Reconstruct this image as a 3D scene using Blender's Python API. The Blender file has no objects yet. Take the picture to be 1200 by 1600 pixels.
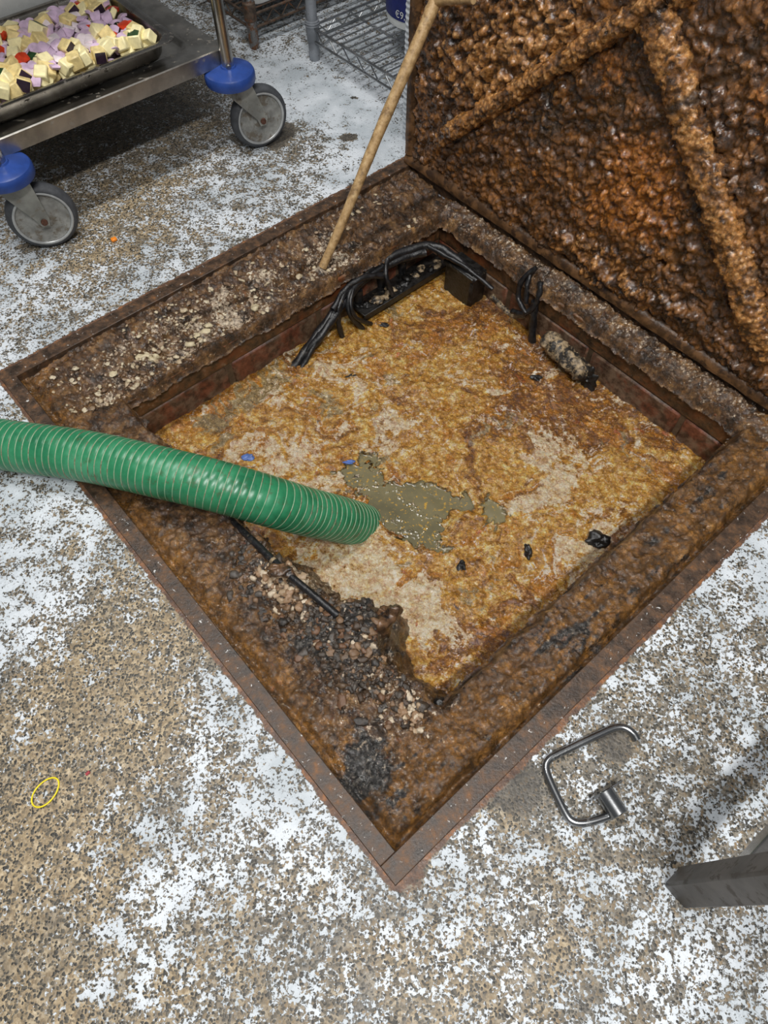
import bpy, math, random
import numpy as np
from mathutils import Vector

random.seed(7)
RNG = np.random.default_rng(11)
scene = bpy.context.scene
COL = scene.collection

# ------------------------------------------------------------------ camera
FPX = 1080.0
HC = 0.95
WM = np.array([[0.99995344, 0.00964974, 0.0],
               [0.0083163, -0.86177626, 0.50722038],
               [0.00489454, -0.50719677, -0.86181639]])   # rows: world x, y, z in camera (right, down, forward)
CAM = np.array([0.0, 0.0, HC])
cam_d = bpy.data.cameras.new('camera')
cam = bpy.data.objects.new('camera', cam_d)
COL.objects.link(cam)
cam_d.sensor_fit = 'VERTICAL'
cam_d.sensor_height = 36.0
cam_d.lens = 36.0 * FPX / 1600.0
cam_d.clip_start = 0.01
from mathutils import Matrix
_m = Matrix.Identity(4)
for i in range(3):
    _m[i][0] = WM[i][0]
    _m[i][1] = -WM[i][1]
    _m[i][2] = -WM[i][2]
    _m[i][3] = CAM[i]
cam.matrix_world = _m
scene.camera = cam

# ------------------------------------------------------------------ world, lights, exposure
world = bpy.data.worlds.new('kitchen_ambient')
scene.world = world
world.use_nodes = True
bg = world.node_tree.nodes['Background']
bg.inputs[0].default_value = (0.93, 0.96, 1.0, 1)
bg.inputs[1].default_value = 0.11

def area(name, loc, target, sx, sy, power, color=(1, 1, 1), rotz=0.0):
    d = bpy.data.lights.new(name, 'AREA')
    d.shape = 'RECTANGLE'
    d.size = sx
    d.size_y = sy
    d.energy = power
    d.color = color
    o = bpy.data.objects.new(name, d)
    COL.objects.link(o)
    o.location = loc
    if target is None:
        o.rotation_euler = (0, 0, rotz)
    else:
        o.rotation_euler = (Vector(target) - Vector(loc)).to_track_quat('-Z', 'Y').to_euler()
    return o

# pit axes: p runs from the left corner to the near corner, q from the left corner to the far corner
L0 = np.array([-0.69929825, 0.83868872, 0.0])
EA = np.array([0.66552271, -0.7463776, 0.0])
EB = np.array([0.7463776, 0.66552271, 0.0])
EZ = np.array([0.0, 0.0, 1.0])
LP, LQ = 1.078, 0.996
PITROT = math.atan2(EA[1], EA[0])

def wp(p, q, z=0.0):
    return L0 + EA * p + EB * q + EZ * z

# ceiling strip lights of the kitchen
area('ceiling_light_near', tuple(wp(1.75, -0.25, 2.5)), None, 0.16, 1.2, 52, (1.0, 0.985, 0.96), PITROT)
area('ceiling_light_far', tuple(wp(0.05, 0.25, 2.5)), None, 0.16, 1.2, 29, (1.0, 0.985, 0.96), PITROT)

scene.view_settings.view_transform = 'Standard'
scene.view_settings.look = 'None'
scene.view_settings.gamma = 1.0
scene.view_settings.use_curve_mapping = False
scene.view_settings.exposure = 0.35

# ------------------------------------------------------------------ helpers
def ray(u, v):
    return WM @ np.array([(u - 600) / FPX, (v - 800) / FPX, 1.0])

def fl(u, v, z=0.0):
    r = ray(u, v)
    return CAM + r * ((z - HC) / r[2])

def pq(u, v, z=0.0):
    d = fl(u, v, z) - L0
    return float(d @ EA), float(d @ EB)

def onq(u, v, q0):
    r = ray(u, v)
    t = (q0 - (CAM - L0) @ EB) / (r @ EB)
    return CAM + r * t

def onp(u, v, p0):
    r = ray(u, v)
    t = (p0 - (CAM - L0) @ EA) / (r @ EA)
    return CAM + r * t

def pz(u, v, q0):
    X = onq(u, v, q0)
    return float((X - L0) @ EA), float(X[2])

def srgb(r, g, b):
    def f(c):
        c /= 255.0
        return c / 12.92 if c <= 0.04045 else ((c + 0.055) / 1.055) ** 2.4
    return (f(r), f(g), f(b), 1.0)

def _hash(ix, iy, seed):
    h = (ix.astype(np.int64) * 374761393 + iy.astype(np.int64) * 668265263 + seed * 2147483647 + 1013904223) & 0xFFFFFFFF
    h = ((h ^ (h >> 13)) * 1274126177) & 0xFFFFFFFF
    h = ((h ^ (h >> 16)) * 2246822519) & 0xFFFFFFFF
    h = h ^ (h >> 15)
    return h.astype(np.float64) / 4294967296.0

def gnoise(x, y, seed=0):
    ix = np.floor(x); iy = np.floor(y)
    fx = x - ix; fy = y - iy
    def g(ox, oy):
        a = _hash(ix + ox, iy + oy, seed) * 2 * np.pi
        return np.cos(a) * (fx - ox) + np.sin(a) * (fy - oy)
    sx = fx * fx * fx * (fx * (fx * 6 - 15) + 10)
    sy = fy * fy * fy * (fy * (fy * 6 - 15) + 10)
    n0 = g(0, 0) * (1 - sx) + g(1, 0) * sx
    n1 = g(0, 1) * (1 - sx) + g(1, 1) * sx
    return (n0 * (1 - sy) + n1 * sy) * 1.5

def fbm(x, y, scale, octaves=4, seed=0, gain=0.5):
    s = np.zeros_like(x); a = 1.0; f = scale; tot = 0
    for k in range(octaves):
        s += a * gnoise(x * f + 17.3 * k, y * f - 9.1 * k, seed + k)
        tot += a; a *= gain; f *= 2.03
    return s / tot

def worley(x, y, seed=0):
    ix = np.floor(x); iy = np.floor(y)
    f1 = np.full(x.shape, 9.0); f2 = np.full(x.shape, 9.0); cid = np.zeros(x.shape)
    for ox in (-1, 0, 1):
        for oy in (-1, 0, 1):
            cx = ix + ox; cy = iy + oy
            px = cx + _hash(cx, cy, seed); py = cy + _hash(cx, cy, seed + 5)
            d = np.hypot(px - x, py - y)
            h = _hash(cx, cy, seed + 9)
            m = d < f1
            f2 = np.where(m, f1, np.minimum(f2, d))
            cid = np.where(m, h, cid)
            f1 = np.where(m, d, f1)
    return f1, f2, cid

def sstep(a, b, x):
    t = np.clip((x - a) / (b - a), 0, 1)
    return t * t * (3 - 2 * t)

class MB:
    def __init__(self):
        self.v = []; self.f = []; self.m = []; self.s = []; self.n = 0
    def add(self, verts, faces, mat=0, smooth=True):
        verts = [tuple(map(float, a)) for a in verts]
        self.v += verts
        self.f += [tuple(i + self.n for i in f) for f in faces]
        self.m += [mat] * len(faces); self.s += [smooth] * len(faces)
        self.n += len(verts)
        return self
    def box(self, c, ax, ay, az, sx, sy, sz, bev=0.0, mat=0):
        """oriented box with chamfered edges; sx, sy, sz are full sizes"""
        c = np.array(c, float); ax, ay, az = (np.array(a, float) for a in (ax, ay, az))
        h = np.array([sx, sy, sz]) / 2.0
        if bev <= 0:
            vs = []
            for k in range(8):
                s = [1 if k >> j & 1 else -1 for j in range(3)]
                vs.append(c + ax * s[0] * h[0] + ay * s[1] * h[1] + az * s[2] * h[2])
            return self.add(vs, [(0, 2, 3, 1), (4, 5, 7, 6), (0, 1, 5, 4), (2, 6, 7, 3), (0, 4, 6, 2), (1, 3, 7, 5)], mat, False)
        b = min(bev, h.min() * 0.98)
        vs = []; idx = {}
        for k in range(8):
            s = np.array([1 if k >> j & 1 else -1 for j in range(3)])
            for j in range(3):
                d = h - b; d = d.copy(); d[j] = h[j]
                pt = s * d
                idx[(k, j)] = len(vs)
                vs.append(c + ax * pt[0] + ay * pt[1] + az * pt[2])
        fs = []
        for j in range(3):
            a1, a2 = [(1, 2), (2, 0), (0, 1)][j]
            for sg in (0, 1):
                base = sg << j
                ring = [base, base | (1 << a1), base | (1 << a1) | (1 << a2), base | (1 << a2)]
                f = [idx[(k, j)] for k in ring]
                fs.append(f if sg else f[::-1])
        for j in range(3):
            a1, a2 = [(1, 2), (2, 0), (0, 1)][j]
            for s1 in (0, 1):
                for s2 in (0, 1):
                    k0 = (s1 << a1) | (s2 << a2); k1 = k0 | (1 << j)
                    f = [idx[(k0, a1)], idx[(k1, a1)], idx[(k1, a2)], idx[(k0, a2)]]
                    fs.append(f if (s1 ^ s2) else f[::-1])
        for k in range(8):
            f = [idx[(k, 0)], idx[(k, 1)], idx[(k, 2)]]
            par = bin(k).count('1') % 2
            fs.append(f if par else f[::-1])
        return self.add(vs, fs, mat, False)
    def tube(self, path, r, seg=12, mat=0, caps=True, rfun=None):
        P = [np.array(a, float) for a in path]; n = len(P)
        T = []
        for i in range(n):
            t = P[min(i + 1, n - 1)] - P[max(i - 1, 0)]
            T.append(t / (np.linalg.norm(t) + 1e-12))
        up = np.array([0, 0, 1.0]) if abs(T[0][2]) < 0.9 else np.array([1.0, 0, 0])
        N = np.cross(T[0], up); N /= np.linalg.norm(N)
        vs = []
        for i in range(n):
            N = N - T[i] * (N @ T[i]); N /= np.linalg.norm(N)
            B = np.cross(T[i], N)
            for k in range(seg):
                a = 2 * math.pi * k / seg
                rr = r[i] if hasattr(r, '__len__') else r
                if rfun: rr = rfun(i, a, rr)
                vs.append(P[i] + (N * math.cos(a) + B * math.sin(a)) * rr)
        fs = [(i * seg + k, i * seg + (k + 1) % seg, (i + 1) * seg + (k + 1) % seg, (i + 1) * seg + k)
              for i in range(n - 1) for k in range(seg)]
        if caps:
            fs.append(tuple(range(seg))[::-1]); fs.append(tuple((n - 1) * seg + k for k in range(seg)))
        return self.add(vs, fs, mat)
    def rev(self, prof, o, axis, seg=40, mat=0):
        """profile of (radius, height along axis)"""
        o = np.array(o, float); ax = np.array(axis, float); ax /= np.linalg.norm(ax)
        t = np.array([1.0, 0, 0]) if abs(ax[0]) < 0.8 else np.array([0, 1.0, 0])
        N = np.cross(ax, t); N /= np.linalg.norm(N); B = np.cross(ax, N)
        vs = []
        for (r, h) in prof:
            for k in range(seg):
                a = 2 * math.pi * k / seg
                vs.append(o + ax * h + (N * math.cos(a) + B * math.sin(a)) * max(r, 1e-5))
        fs = [(i * seg + k, i * seg + (k + 1) % seg, (i + 1) * seg + (k + 1) % seg, (i + 1) * seg + k)
              for i in range(len(prof) - 1) for k in range(seg)]
        return self.add(vs, fs, mat)
    def loft(self, loops, mat=0, cap0=True, cap1=True, smooth=True):
        n = len(loops[0]); vs = [p for l in loops for p in l]
        fs = [(i * n + k, i * n + (k + 1) % n, (i + 1) * n + (k + 1) % n, (i + 1) * n + k)
              for i in range(len(loops) - 1) for k in range(n)]
        if cap0: fs.append(tuple(range(n))[::-1])
        if cap1: fs.append(tuple((len(loops) - 1) * n + k for k in range(n)))
        return self.add(vs, fs, mat, smooth)
    def build(self, name, mats, parent=None, angle=40):
        me = bpy.data.meshes.new(name)
        off = np.array(parent.location) if parent is not None else np.zeros(3)
        pa = parent
        while pa is not None and pa.parent is not None:
            pa = pa.parent; off = off + np.array(pa.location)
        vs = np.array(self.v)
        if parent is None:
            off = np.array([(vs[:, 0].min() + vs[:, 0].max()) / 2, (vs[:, 1].min() + vs[:, 1].max()) / 2, vs[:, 2].min()])
        me.from_pydata([tuple(a) for a in vs - off], [], self.f)
        if not isinstance(mats, (list, tuple)): mats = [mats]
        for m in mats: me.materials.append(m)
        me.polygons.foreach_set('material_index', self.m)
        me.polygons.foreach_set('use_smooth', self.s)
        o = bpy.data.objects.new(name, me); COL.objects.link(o)
        if parent is not None: o.parent = parent
        else: o.location = off
        me.update()
        try: me.set_sharp_from_angle(angle=math.radians(angle))
        except Exception: pass
        return o

def heightmesh(name, XYZ, keep, mats, parent=None, attrs=None, smooth=True):
    """XYZ: (n, m, 3) grid of world points; keep: (n-1, m-1) bool; attrs: name -> (n, m, 3)"""
    n, m = XYZ.shape[:2]
    i, j = np.nonzero(keep)
    a = i * m + j
    F = np.stack([a, a + m, a + m + 1, a + 1], 1)
    used = np.unique(F)
    rm = np.full(n * m, -1, np.int64); rm[used] = np.arange(len(used))
    F = rm[F]; V = XYZ.reshape(-1, 3)[used]
    off = np.array(parent.location) if parent is not None else np.array([V[:, 0].mean(), V[:, 1].mean(), V[:, 2].min()])
    # orient faces up
    me = bpy.data.meshes.new(name)
    V0 = V - off
    me.vertices.add(len(V0)); me.vertices.foreach_set('co', V0.ravel())
    me.loops.add(F.size); me.loops.foreach_set('vertex_index', F.ravel())
    me.polygons.add(len(F))
    me.polygons.foreach_set('loop_start', np.arange(0, F.size, 4))
    me.polygons.foreach_set('loop_total', np.full(len(F), 4))
    me.polygons.foreach_set('use_smooth', np.full(len(F), smooth))
    me.update(calc_edges=True)
    for k, A in (attrs or {}).items():
        at = me.attributes.new(k, 'FLOAT_COLOR', 'POINT')
        A = A.reshape(-1, 3)[used]
        at.data.foreach_set('color', np.concatenate([A, np.ones((len(A), 1))], 1).ravel().astype(np.float32))
    me.validate()
    for mm in (mats if isinstance(mats, (list, tuple)) else [mats]): me.materials.append(mm)
    o = bpy.data.objects.new(name, me); COL.objects.link(o)
    if parent is not None: o.parent = parent
    else: o.location = off
    return o

def thing(name, label, cat, loc=(0, 0, 0), group=None):
    o = bpy.data.objects.new(name, None); COL.objects.link(o)
    o.empty_display_size = 0.02
    o.location = tuple(map(float, loc))
    o['label'] = label; o['category'] = cat
    if group: o['group'] = group
    return o

def tag(o, label, cat, group=None, kind=None):
    o['label'] = label; o['category'] = cat
    if group: o['group'] = group
    if kind: o['kind'] = kind
    return o

def smooth_path(pts, n=8):
    P = [np.array(a, float) for a in pts]
    P = [2 * P[0] - P[1]] + P + [2 * P[-1] - P[-2]]
    out = []
    for i in range(1, len(P) - 2):
        p0, p1, p2, p3 = P[i - 1:i + 3]
        for k in range(n):
            t = k / n
            out.append(0.5 * (2 * p1 + (p2 - p0) * t + (2 * p0 - 5 * p1 + 4 * p2 - p3) * t * t + (3 * p1 - p0 - 3 * p2 + p3) * t ** 3))
    out.append(P[-2])
    return out

# ------------------------------------------------------------------ materials
class NT:
    def __init__(self, name):
        self.mat = bpy.data.materials.new(name); self.mat.use_nodes = True
        self.t = self.mat.node_tree; self.n = self.t.nodes
        self.b = self.n['Principled BSDF']
    def new(self, typ, **kw):
        n = self.n.new(typ)
        for k, v in kw.items(): setattr(n, k, v)
        return n
    def put(self, sock, val):
        if isinstance(val, bpy.types.NodeSocket): self.t.links.new(val, sock)
        elif isinstance(val, (tuple, list)) and len(val) == 3 and sock.type == 'RGBA': sock.default_value = (*val, 1)
        else: sock.default_value = val
    def coords(self):
        return self.new('ShaderNodeNewGeometry').outputs['Position']
    def noise(self, vec, scale, detail=4, rough=0.55, dist=0.0):
        n = self.new('ShaderNodeTexNoise')
        if vec is not None: self.put(n.inputs['Vector'], vec)
        n.inputs['Scale'].default_value = scale; n.inputs['Detail'].default_value = detail
        n.inputs['Roughness'].default_value = rough; n.inputs['Distortion'].default_value = dist
        return n.outputs['Fac']
    def voro(self, vec, scale, feature='F1', out='Distance', rand=1.0):
        n = self.new('ShaderNodeTexVoronoi', feature=feature)
        self.put(n.inputs['Vector'], vec); n.inputs['Scale'].default_value = scale
        n.inputs['Randomness'].default_value = rand
        return n.outputs[out]
    def math(self, op, a, b=0.0, c=0.0, clamp=False):
        n = self.new('ShaderNodeMath', operation=op, use_clamp=clamp)
        self.put(n.inputs[0], a); self.put(n.inputs[1], b)
        if op in ('MULTIPLY_ADD', 'SMOOTH_MIN'): self.put(n.inputs[2], c)
        return n.outputs[0]
    def smooth(self, x, a, b, o0=0.0, o1=1.0):
        n = self.new('ShaderNodeMapRange', interpolation_type='SMOOTHSTEP')
        self.put(n.inputs['Value'], x); self.put(n.inputs['From Min'], a); self.put(n.inputs['From Max'], b)
        self.put(n.inputs['To Min'], o0); self.put(n.inputs['To Max'], o1)
        return n.outputs['Result']
    def mix(self, f, a, b, blend='MIX'):
        n = self.new('ShaderNodeMix', data_type='RGBA', blend_type=blend)
        self.put(n.inputs['Factor'], f); self.put(n.inputs['A'], a) if False else None
        ia = [s for s in n.inputs if s.name == 'A' and s.type == 'RGBA'][0]
        ib = [s for s in n.inputs if s.name == 'B' and s.type == 'RGBA'][0]
        self.put(n.inputs[0], f); self.put(ia, a); self.put(ib, b)
        return [s for s in n.outputs if s.type == 'RGBA'][0]
    def ramp(self, f, stops, interp='LINEAR', k=0.5):
        n = self.new('ShaderNodeValToRGB'); cr = n.color_ramp; cr.interpolation = interp
        while len(cr.elements) < len(stops): cr.elements.new(0.5)
        for e, (p, c) in zip(cr.elements, stops): e.position = 0.5 + (p - 0.5) * k; e.color = c
        self.put(n.inputs[0], f)
        return n.outputs['Color']
    def grain(self, c, P, scale, amt=0.6, lo=0.30, hi=0.70):
        n = self.noise(P, scale, 5, 0.7)
        return self.mix(amt, c, self.ramp(n, [(0.15, (lo, lo, lo, 1)), (0.85, (hi, hi, hi, 1))]), 'OVERLAY')
    def attr(self, name):
        n = self.new('ShaderNodeAttribute'); n.attribute_name = name
        s = self.new('ShaderNodeSeparateColor'); self.t.links.new(n.outputs['Color'], s.inputs[0])
        return s.outputs[0], s.outputs[1], s.outputs[2]
    def bump(self, h, strength=0.5, dist=0.002, prev=None):
        n = self.new('ShaderNodeBump'); n.inputs['Strength'].default_value = strength
        n.inputs['Distance'].default_value = dist
        self.put(n.inputs['Height'], h)
        if prev is not None: self.put(n.inputs['Normal'], prev)
        return n.outputs['Normal']
    def out(self, color, rough=0.5, metal=0.0, normal=None, spec=None, coat=None, coat_rough=None, coat_normal=None):
        self.put(self.b.inputs['Base Color'], color); self.put(self.b.inputs['Roughness'], rough)
        self.put(self.b.inputs['Metallic'], metal)
        if normal is not None: self.put(self.b.inputs['Normal'], normal)
        if spec is not None: self.put(self.b.inputs['Specular IOR Level'], spec)
        if coat is not None:
            self.put(self.b.inputs['Coat Weight'], coat)
            if coat_normal is not None: self.put(self.b.inputs['Coat Normal'], coat_normal)
        if coat_rough is not None: self.put(self.b.inputs['Coat Roughness'], coat_rough)
        return self.mat

def m_simple(name, col, rough=0.5, metal=0.0, var=0.25, scale=60, bump=0.15, bscale=200, spec=None, dirt=None, dirt_amt=0.5):
    t = NT(name); P = t.coords()
    n = t.noise(P, scale, 5, 0.6)
    dark = tuple(c * (1 - var) for c in col[:3]) + (1,)
    lite = tuple(min(1, c * (1 + var)) for c in col[:3]) + (1,)
    c = t.ramp(n, [(0.3, dark), (0.7, lite)])
    if dirt is not None:
        d = t.smooth(t.noise(P, scale * 0.7, 7, 0.68), 0.62 - dirt_amt * 0.25, 0.72 - dirt_amt * 0.25)
        c = t.mix(d, c, dirt)
    nb = t.bump(t.noise(P, bscale, 4, 0.6), bump, 0.002)
    return t.out(c, rough, metal, nb, spec)

def m_floor():
    t = NT('worn_painted_concrete'); P = t.coords()
    paint, tan, dark = t.attr('wear_shade')
    rust, wet, _ = t.attr('stain')
    wpv = t.new('ShaderNodeVectorMath', operation='ADD')
    wn = t.new('ShaderNodeTexNoise'); t.put(wn.inputs['Vector'], P); wn.inputs['Scale'].default_value = 140; wn.inputs['Detail'].default_value = 2
    sc = t.new('ShaderNodeVectorMath', operation='SCALE'); t.put(sc.inputs[0], wn.outputs['Color']); sc.inputs['Scale'].default_value = 0.006
    t.put(wpv.inputs[0], P); t.put(wpv.inputs[1], sc.outputs[0])
    PW = wpv.outputs[0]
    vr = t.new('ShaderNodeTexVoronoi'); t.put(vr.inputs['Vector'], PW); vr.inputs['Scale'].default_value = 290
    sp = t.new('ShaderNodeSeparateColor'); t.put(sp.inputs[0], vr.outputs['Color'])
    cell = sp.outputs[0]; cell2 = sp.outputs[1]
    vd = vr.outputs['Distance']
    grain = t.math('MULTIPLY', t.smooth(t.math('ADD', vd, t.math('MULTIPLY', t.math('SUBTRACT', t.noise(P, 600, 3, 0.6), 0.5), 0.3)), 0.66, 0.50), t.smooth(cell, 0.22, 0.28))
    gcol = t.ramp(cell2, [(0.0, srgb(38, 37, 34)), (0.35, srgb(68, 65, 58)), (0.7, srgb(98, 91, 78)), (1.0, srgb(140, 120, 92))], k=1.0)
    mn = t.noise(P, 90, 5, 0.66)
    matd = t.ramp(mn, [(0.2, srgb(84, 80, 74)), (0.5, srgb(116, 110, 100)), (0.8, srgb(146, 138, 124))])
    matt = t.ramp(mn, [(0.15, srgb(106, 94, 74)), (0.45, srgb(150, 132, 104)), (0.65, srgb(176, 158, 128)), (0.9, srgb(202, 186, 158))])
    aggdark = t.mix(grain, matd, gcol)
    aggtan = t.mix(grain, matt, gcol)
    tn = t.math('ADD', tan, t.math('MULTIPLY', t.math('SUBTRACT', t.noise(P, 14, 4, 0.6), 0.5), 1.6))
    agg = t.mix(t.smooth(tn, 0.2, 0.8), aggdark, aggtan)
    # deep grey patches where the top layer is gone, plus painted shade under the trolley
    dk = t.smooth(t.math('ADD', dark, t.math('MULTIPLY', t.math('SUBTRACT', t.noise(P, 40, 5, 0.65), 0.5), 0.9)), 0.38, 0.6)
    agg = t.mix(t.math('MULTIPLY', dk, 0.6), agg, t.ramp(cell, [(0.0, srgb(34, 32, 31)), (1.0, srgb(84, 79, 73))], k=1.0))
    # rust bleeding from the steel frame
    rf = t.smooth(t.math('ADD', rust, t.math('MULTIPLY', t.math('SUBTRACT', t.noise(P, 70, 6, 0.65), 0.5), 1.1)), 0.42, 0.62)
    rcol = t.ramp(t.noise(P, 60, 6, 0.7), [(0.3, srgb(74, 54, 44)), (0.55, srgb(104, 76, 58)), (0.75, srgb(140, 92, 54))])
    agg = t.mix(rf, agg, rcol)
    # paint
    n1 = t.noise(P, 36, 4, 0.62, 0.4)
    n2 = t.noise(P, 175, 6, 0.66, 0.5)
    nn = t.math('ADD', t.math('MULTIPLY', n1, 0.42), t.math('MULTIPLY', n2, 0.58))
    nn = t.math('ADD', nn, t.math('MULTIPLY', t.math('SUBTRACT', 0.5, grain), 0.05))
    th = t.math('MULTIPLY_ADD', paint, -0.25, 0.655)
    th = t.math('MULTIPLY_ADD', rf, 0.16, th)
    th = t.math('MULTIPLY_ADD', dk, 0.10, th)
    pm = t.smooth(nn, th, t.math('ADD', th, 0.022))
    pc = t.ramp(t.noise(P, 9, 5, 0.6), [(0.3, srgb(178, 186, 192)), (0.7, srgb(212, 218, 224))])
    scuff = t.smooth(t.noise(P, 320, 3, 0.6), 0.60, 0.72)
    pc = t.mix(t.math('MULTIPLY', scuff, 0.5), pc, srgb(120, 116, 108))
    col = t.mix(pm, agg, pc)
    h = t.math('ADD', t.math('MULTIPLY', vr.outputs['Distance'], -0.6), t.math('MULTIPLY', pm, 0.45))
    nb = t.bump(h, 0.7, 0.0012)
    rr = t.smooth(t.noise(P, 20, 4, 0.6), 0.3, 0.7, 0.42, 0.62)
    rr = t.math('MULTIPLY_ADD', pm, 0.05, rr)
    return t.out(col, rr, 0.0, nb)

def m_rail():
    t = NT('rusty_frame_steel'); P = t.coords()
    n = t.noise(P, 50, 7, 0.7)
    c = t.ramp(n, [(0.22, srgb(44, 35, 28)), (0.5, srgb(72, 55, 42)), (0.68, srgb(92, 67, 46)), (0.88, srgb(126, 84, 46))])
    fle = t.smooth(t.noise(P, 130, 6, 0.65, 0.6), 0.64, 0.68)
    c = t.mix(fle, c, srgb(206, 206, 204))
    nb = t.bump(t.noise(P, 240, 5, 0.65), 0.5, 0.002)
    return t.out(c, t.smooth(n, 0.3, 0.7, 0.28, 0.55), 0.0, nb)

def m_mud():
    t = NT('wet_grease_sludge'); P = t.coords()
    fat, dark, och = t.attr('mask')
    n = t.noise(P, 38, 8, 0.68)
    nf = t.noise(P, 170, 6, 0.66)
    base = t.ramp(n, [(0.2, srgb(36, 25, 13)), (0.42, srgb(66, 45, 24)), (0.58, srgb(92, 64, 35)), (0.85, srgb(132, 100, 62))])
    ochc = t.ramp(n, [(0.12, srgb(48, 32, 11)), (0.40, srgb(92, 62, 24)), (0.62, srgb(118, 80, 34)), (0.88, srgb(158, 114, 58))])
    oo = t.smooth(t.math('ADD', och, t.math('MULTIPLY', t.math('SUBTRACT', t.noise(P, 20, 5, 0.6), 0.5), 1.3)), 0.3, 0.75)
    c = t.mix(oo, base, ochc)
    dd = t.smooth(t.math('ADD', dark, t.math('MULTIPLY', t.math('SUBTRACT', t.noise(P, 45, 6, 0.68), 0.5), 1.4)), 0.4, 0.7)
    c = t.mix(dd, c, t.ramp(nf, [(0.3, srgb(22, 21, 20)), (0.55, srgb(50, 47, 44)), (0.75, srgb(96, 90, 82))]))
    red = t.smooth(t.noise(P, 55, 4, 0.6), 0.63, 0.72)
    c = t.mix(t.math('MULTIPLY', red, 0.35), c, srgb(122, 62, 34))
    ff = t.smooth(t.math('ADD', t.math('MULTIPLY', fat, 0.24), t.math('MULTIPLY_ADD', nf, 0.7, t.math('MULTIPLY', t.noise(P, 60, 4, 0.6), 0.3))), 0.61, 0.68)
    c = t.mix(ff, c, t.ramp(n, [(0.3, srgb(150, 132, 112)), (0.7, srgb(212, 196, 172))]))
    spark = t.smooth(nf, 0.66, 0.72)
    c = t.mix(t.math('MULTIPLY', spark, 0.4), c, srgb(160, 128, 90))
    c = t.grain(c, P, 130, 0.85, 0.12, 0.88); c = t.grain(c, P, 420, 0.7, 0.15, 0.9)
    nb = t.bump(t.noise(P, 110, 8, 0.74), 0.8, 0.006)
    nb = t.bump(t.noise(P, 300, 4, 0.65), 0.6, 0.0022, nb)
    rr = t.smooth(t.noise(P, 30, 5, 0.6), 0.38, 0.62, 0.16, 0.42)
    cn = t.bump(t.noise(P, 150, 4, 0.6), 0.55, 0.004)
    return t.out(c, rr, 0.0, nb, 0.5, 0.5, 0.07, cn)

def m_lid():
    t = NT('rust_and_grease_crust'); P = t.coords()
    org, dark, pale = t.attr('mask')
    n = t.noise(P, 34, 8, 0.68)
    nf = t.noise(P, 150, 6, 0.66)
    base = t.ramp(n, [(0.2, srgb(44, 27, 11)), (0.45, srgb(80, 50, 20)), (0.6, srgb(108, 68, 27)), (0.85, srgb(150, 100, 48))])
    oc = t.ramp(nf, [(0.25, srgb(96, 56, 18)), (0.5, srgb(146, 86, 26)), (0.8, srgb(184, 122, 52))])
    oo = t.smooth(t.math('ADD', org, t.math('MULTIPLY', t.math('SUBTRACT', t.noise(P, 48, 6, 0.66), 0.5), 1.8)), 0.40, 0.75)
    c = t.mix(oo, base, oc)
    pcx = t.ramp(nf, [(0.2, srgb(122, 78, 32)), (0.5, srgb(160, 108, 52)), (0.85, srgb(204, 158, 102))])
    pp = t.smooth(t.math('ADD', pale, t.math('MULTIPLY', t.math('SUBTRACT', t.noise(P, 60, 6, 0.66), 0.5), 1.6)), 0.40, 0.75)
    c = t.mix(t.math('MULTIPLY', pp, 0.85), c, pcx)
    dd = t.smooth(t.math('ADD', dark, t.math('MULTIPLY', t.math('SUBTRACT', t.noise(P, 30, 7, 0.68), 0.5), 1.7)), 0.35, 0.75)
    c = t.mix(t.math('MULTIPLY', dd, 0.9), c, t.ramp(nf, [(0.25, srgb(30, 22, 14)), (0.55, srgb(58, 42, 27)), (0.85, srgb(110, 84, 56))]))
    c = t.grain(c, P, 120, 0.8, 0.15, 0.88); c = t.grain(c, P, 380, 0.6, 0.2, 0.85)
    nb = t.bump(t.noise(P, 100, 7, 0.7), 0.6, 0.006)
    nb = t.bump(t.noise(P, 330, 5, 0.68), 0.6, 0.002, nb)
    rr = t.smooth(t.noise(P, 40, 5, 0.6), 0.35, 0.65, 0.16, 0.36)
    cn = t.bump(t.noise(P, 120, 4, 0.6), 0.4, 0.004)
    return t.out(c, rr, 0.0, nb, 0.5, 0.75, 0.06, cn)

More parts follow.
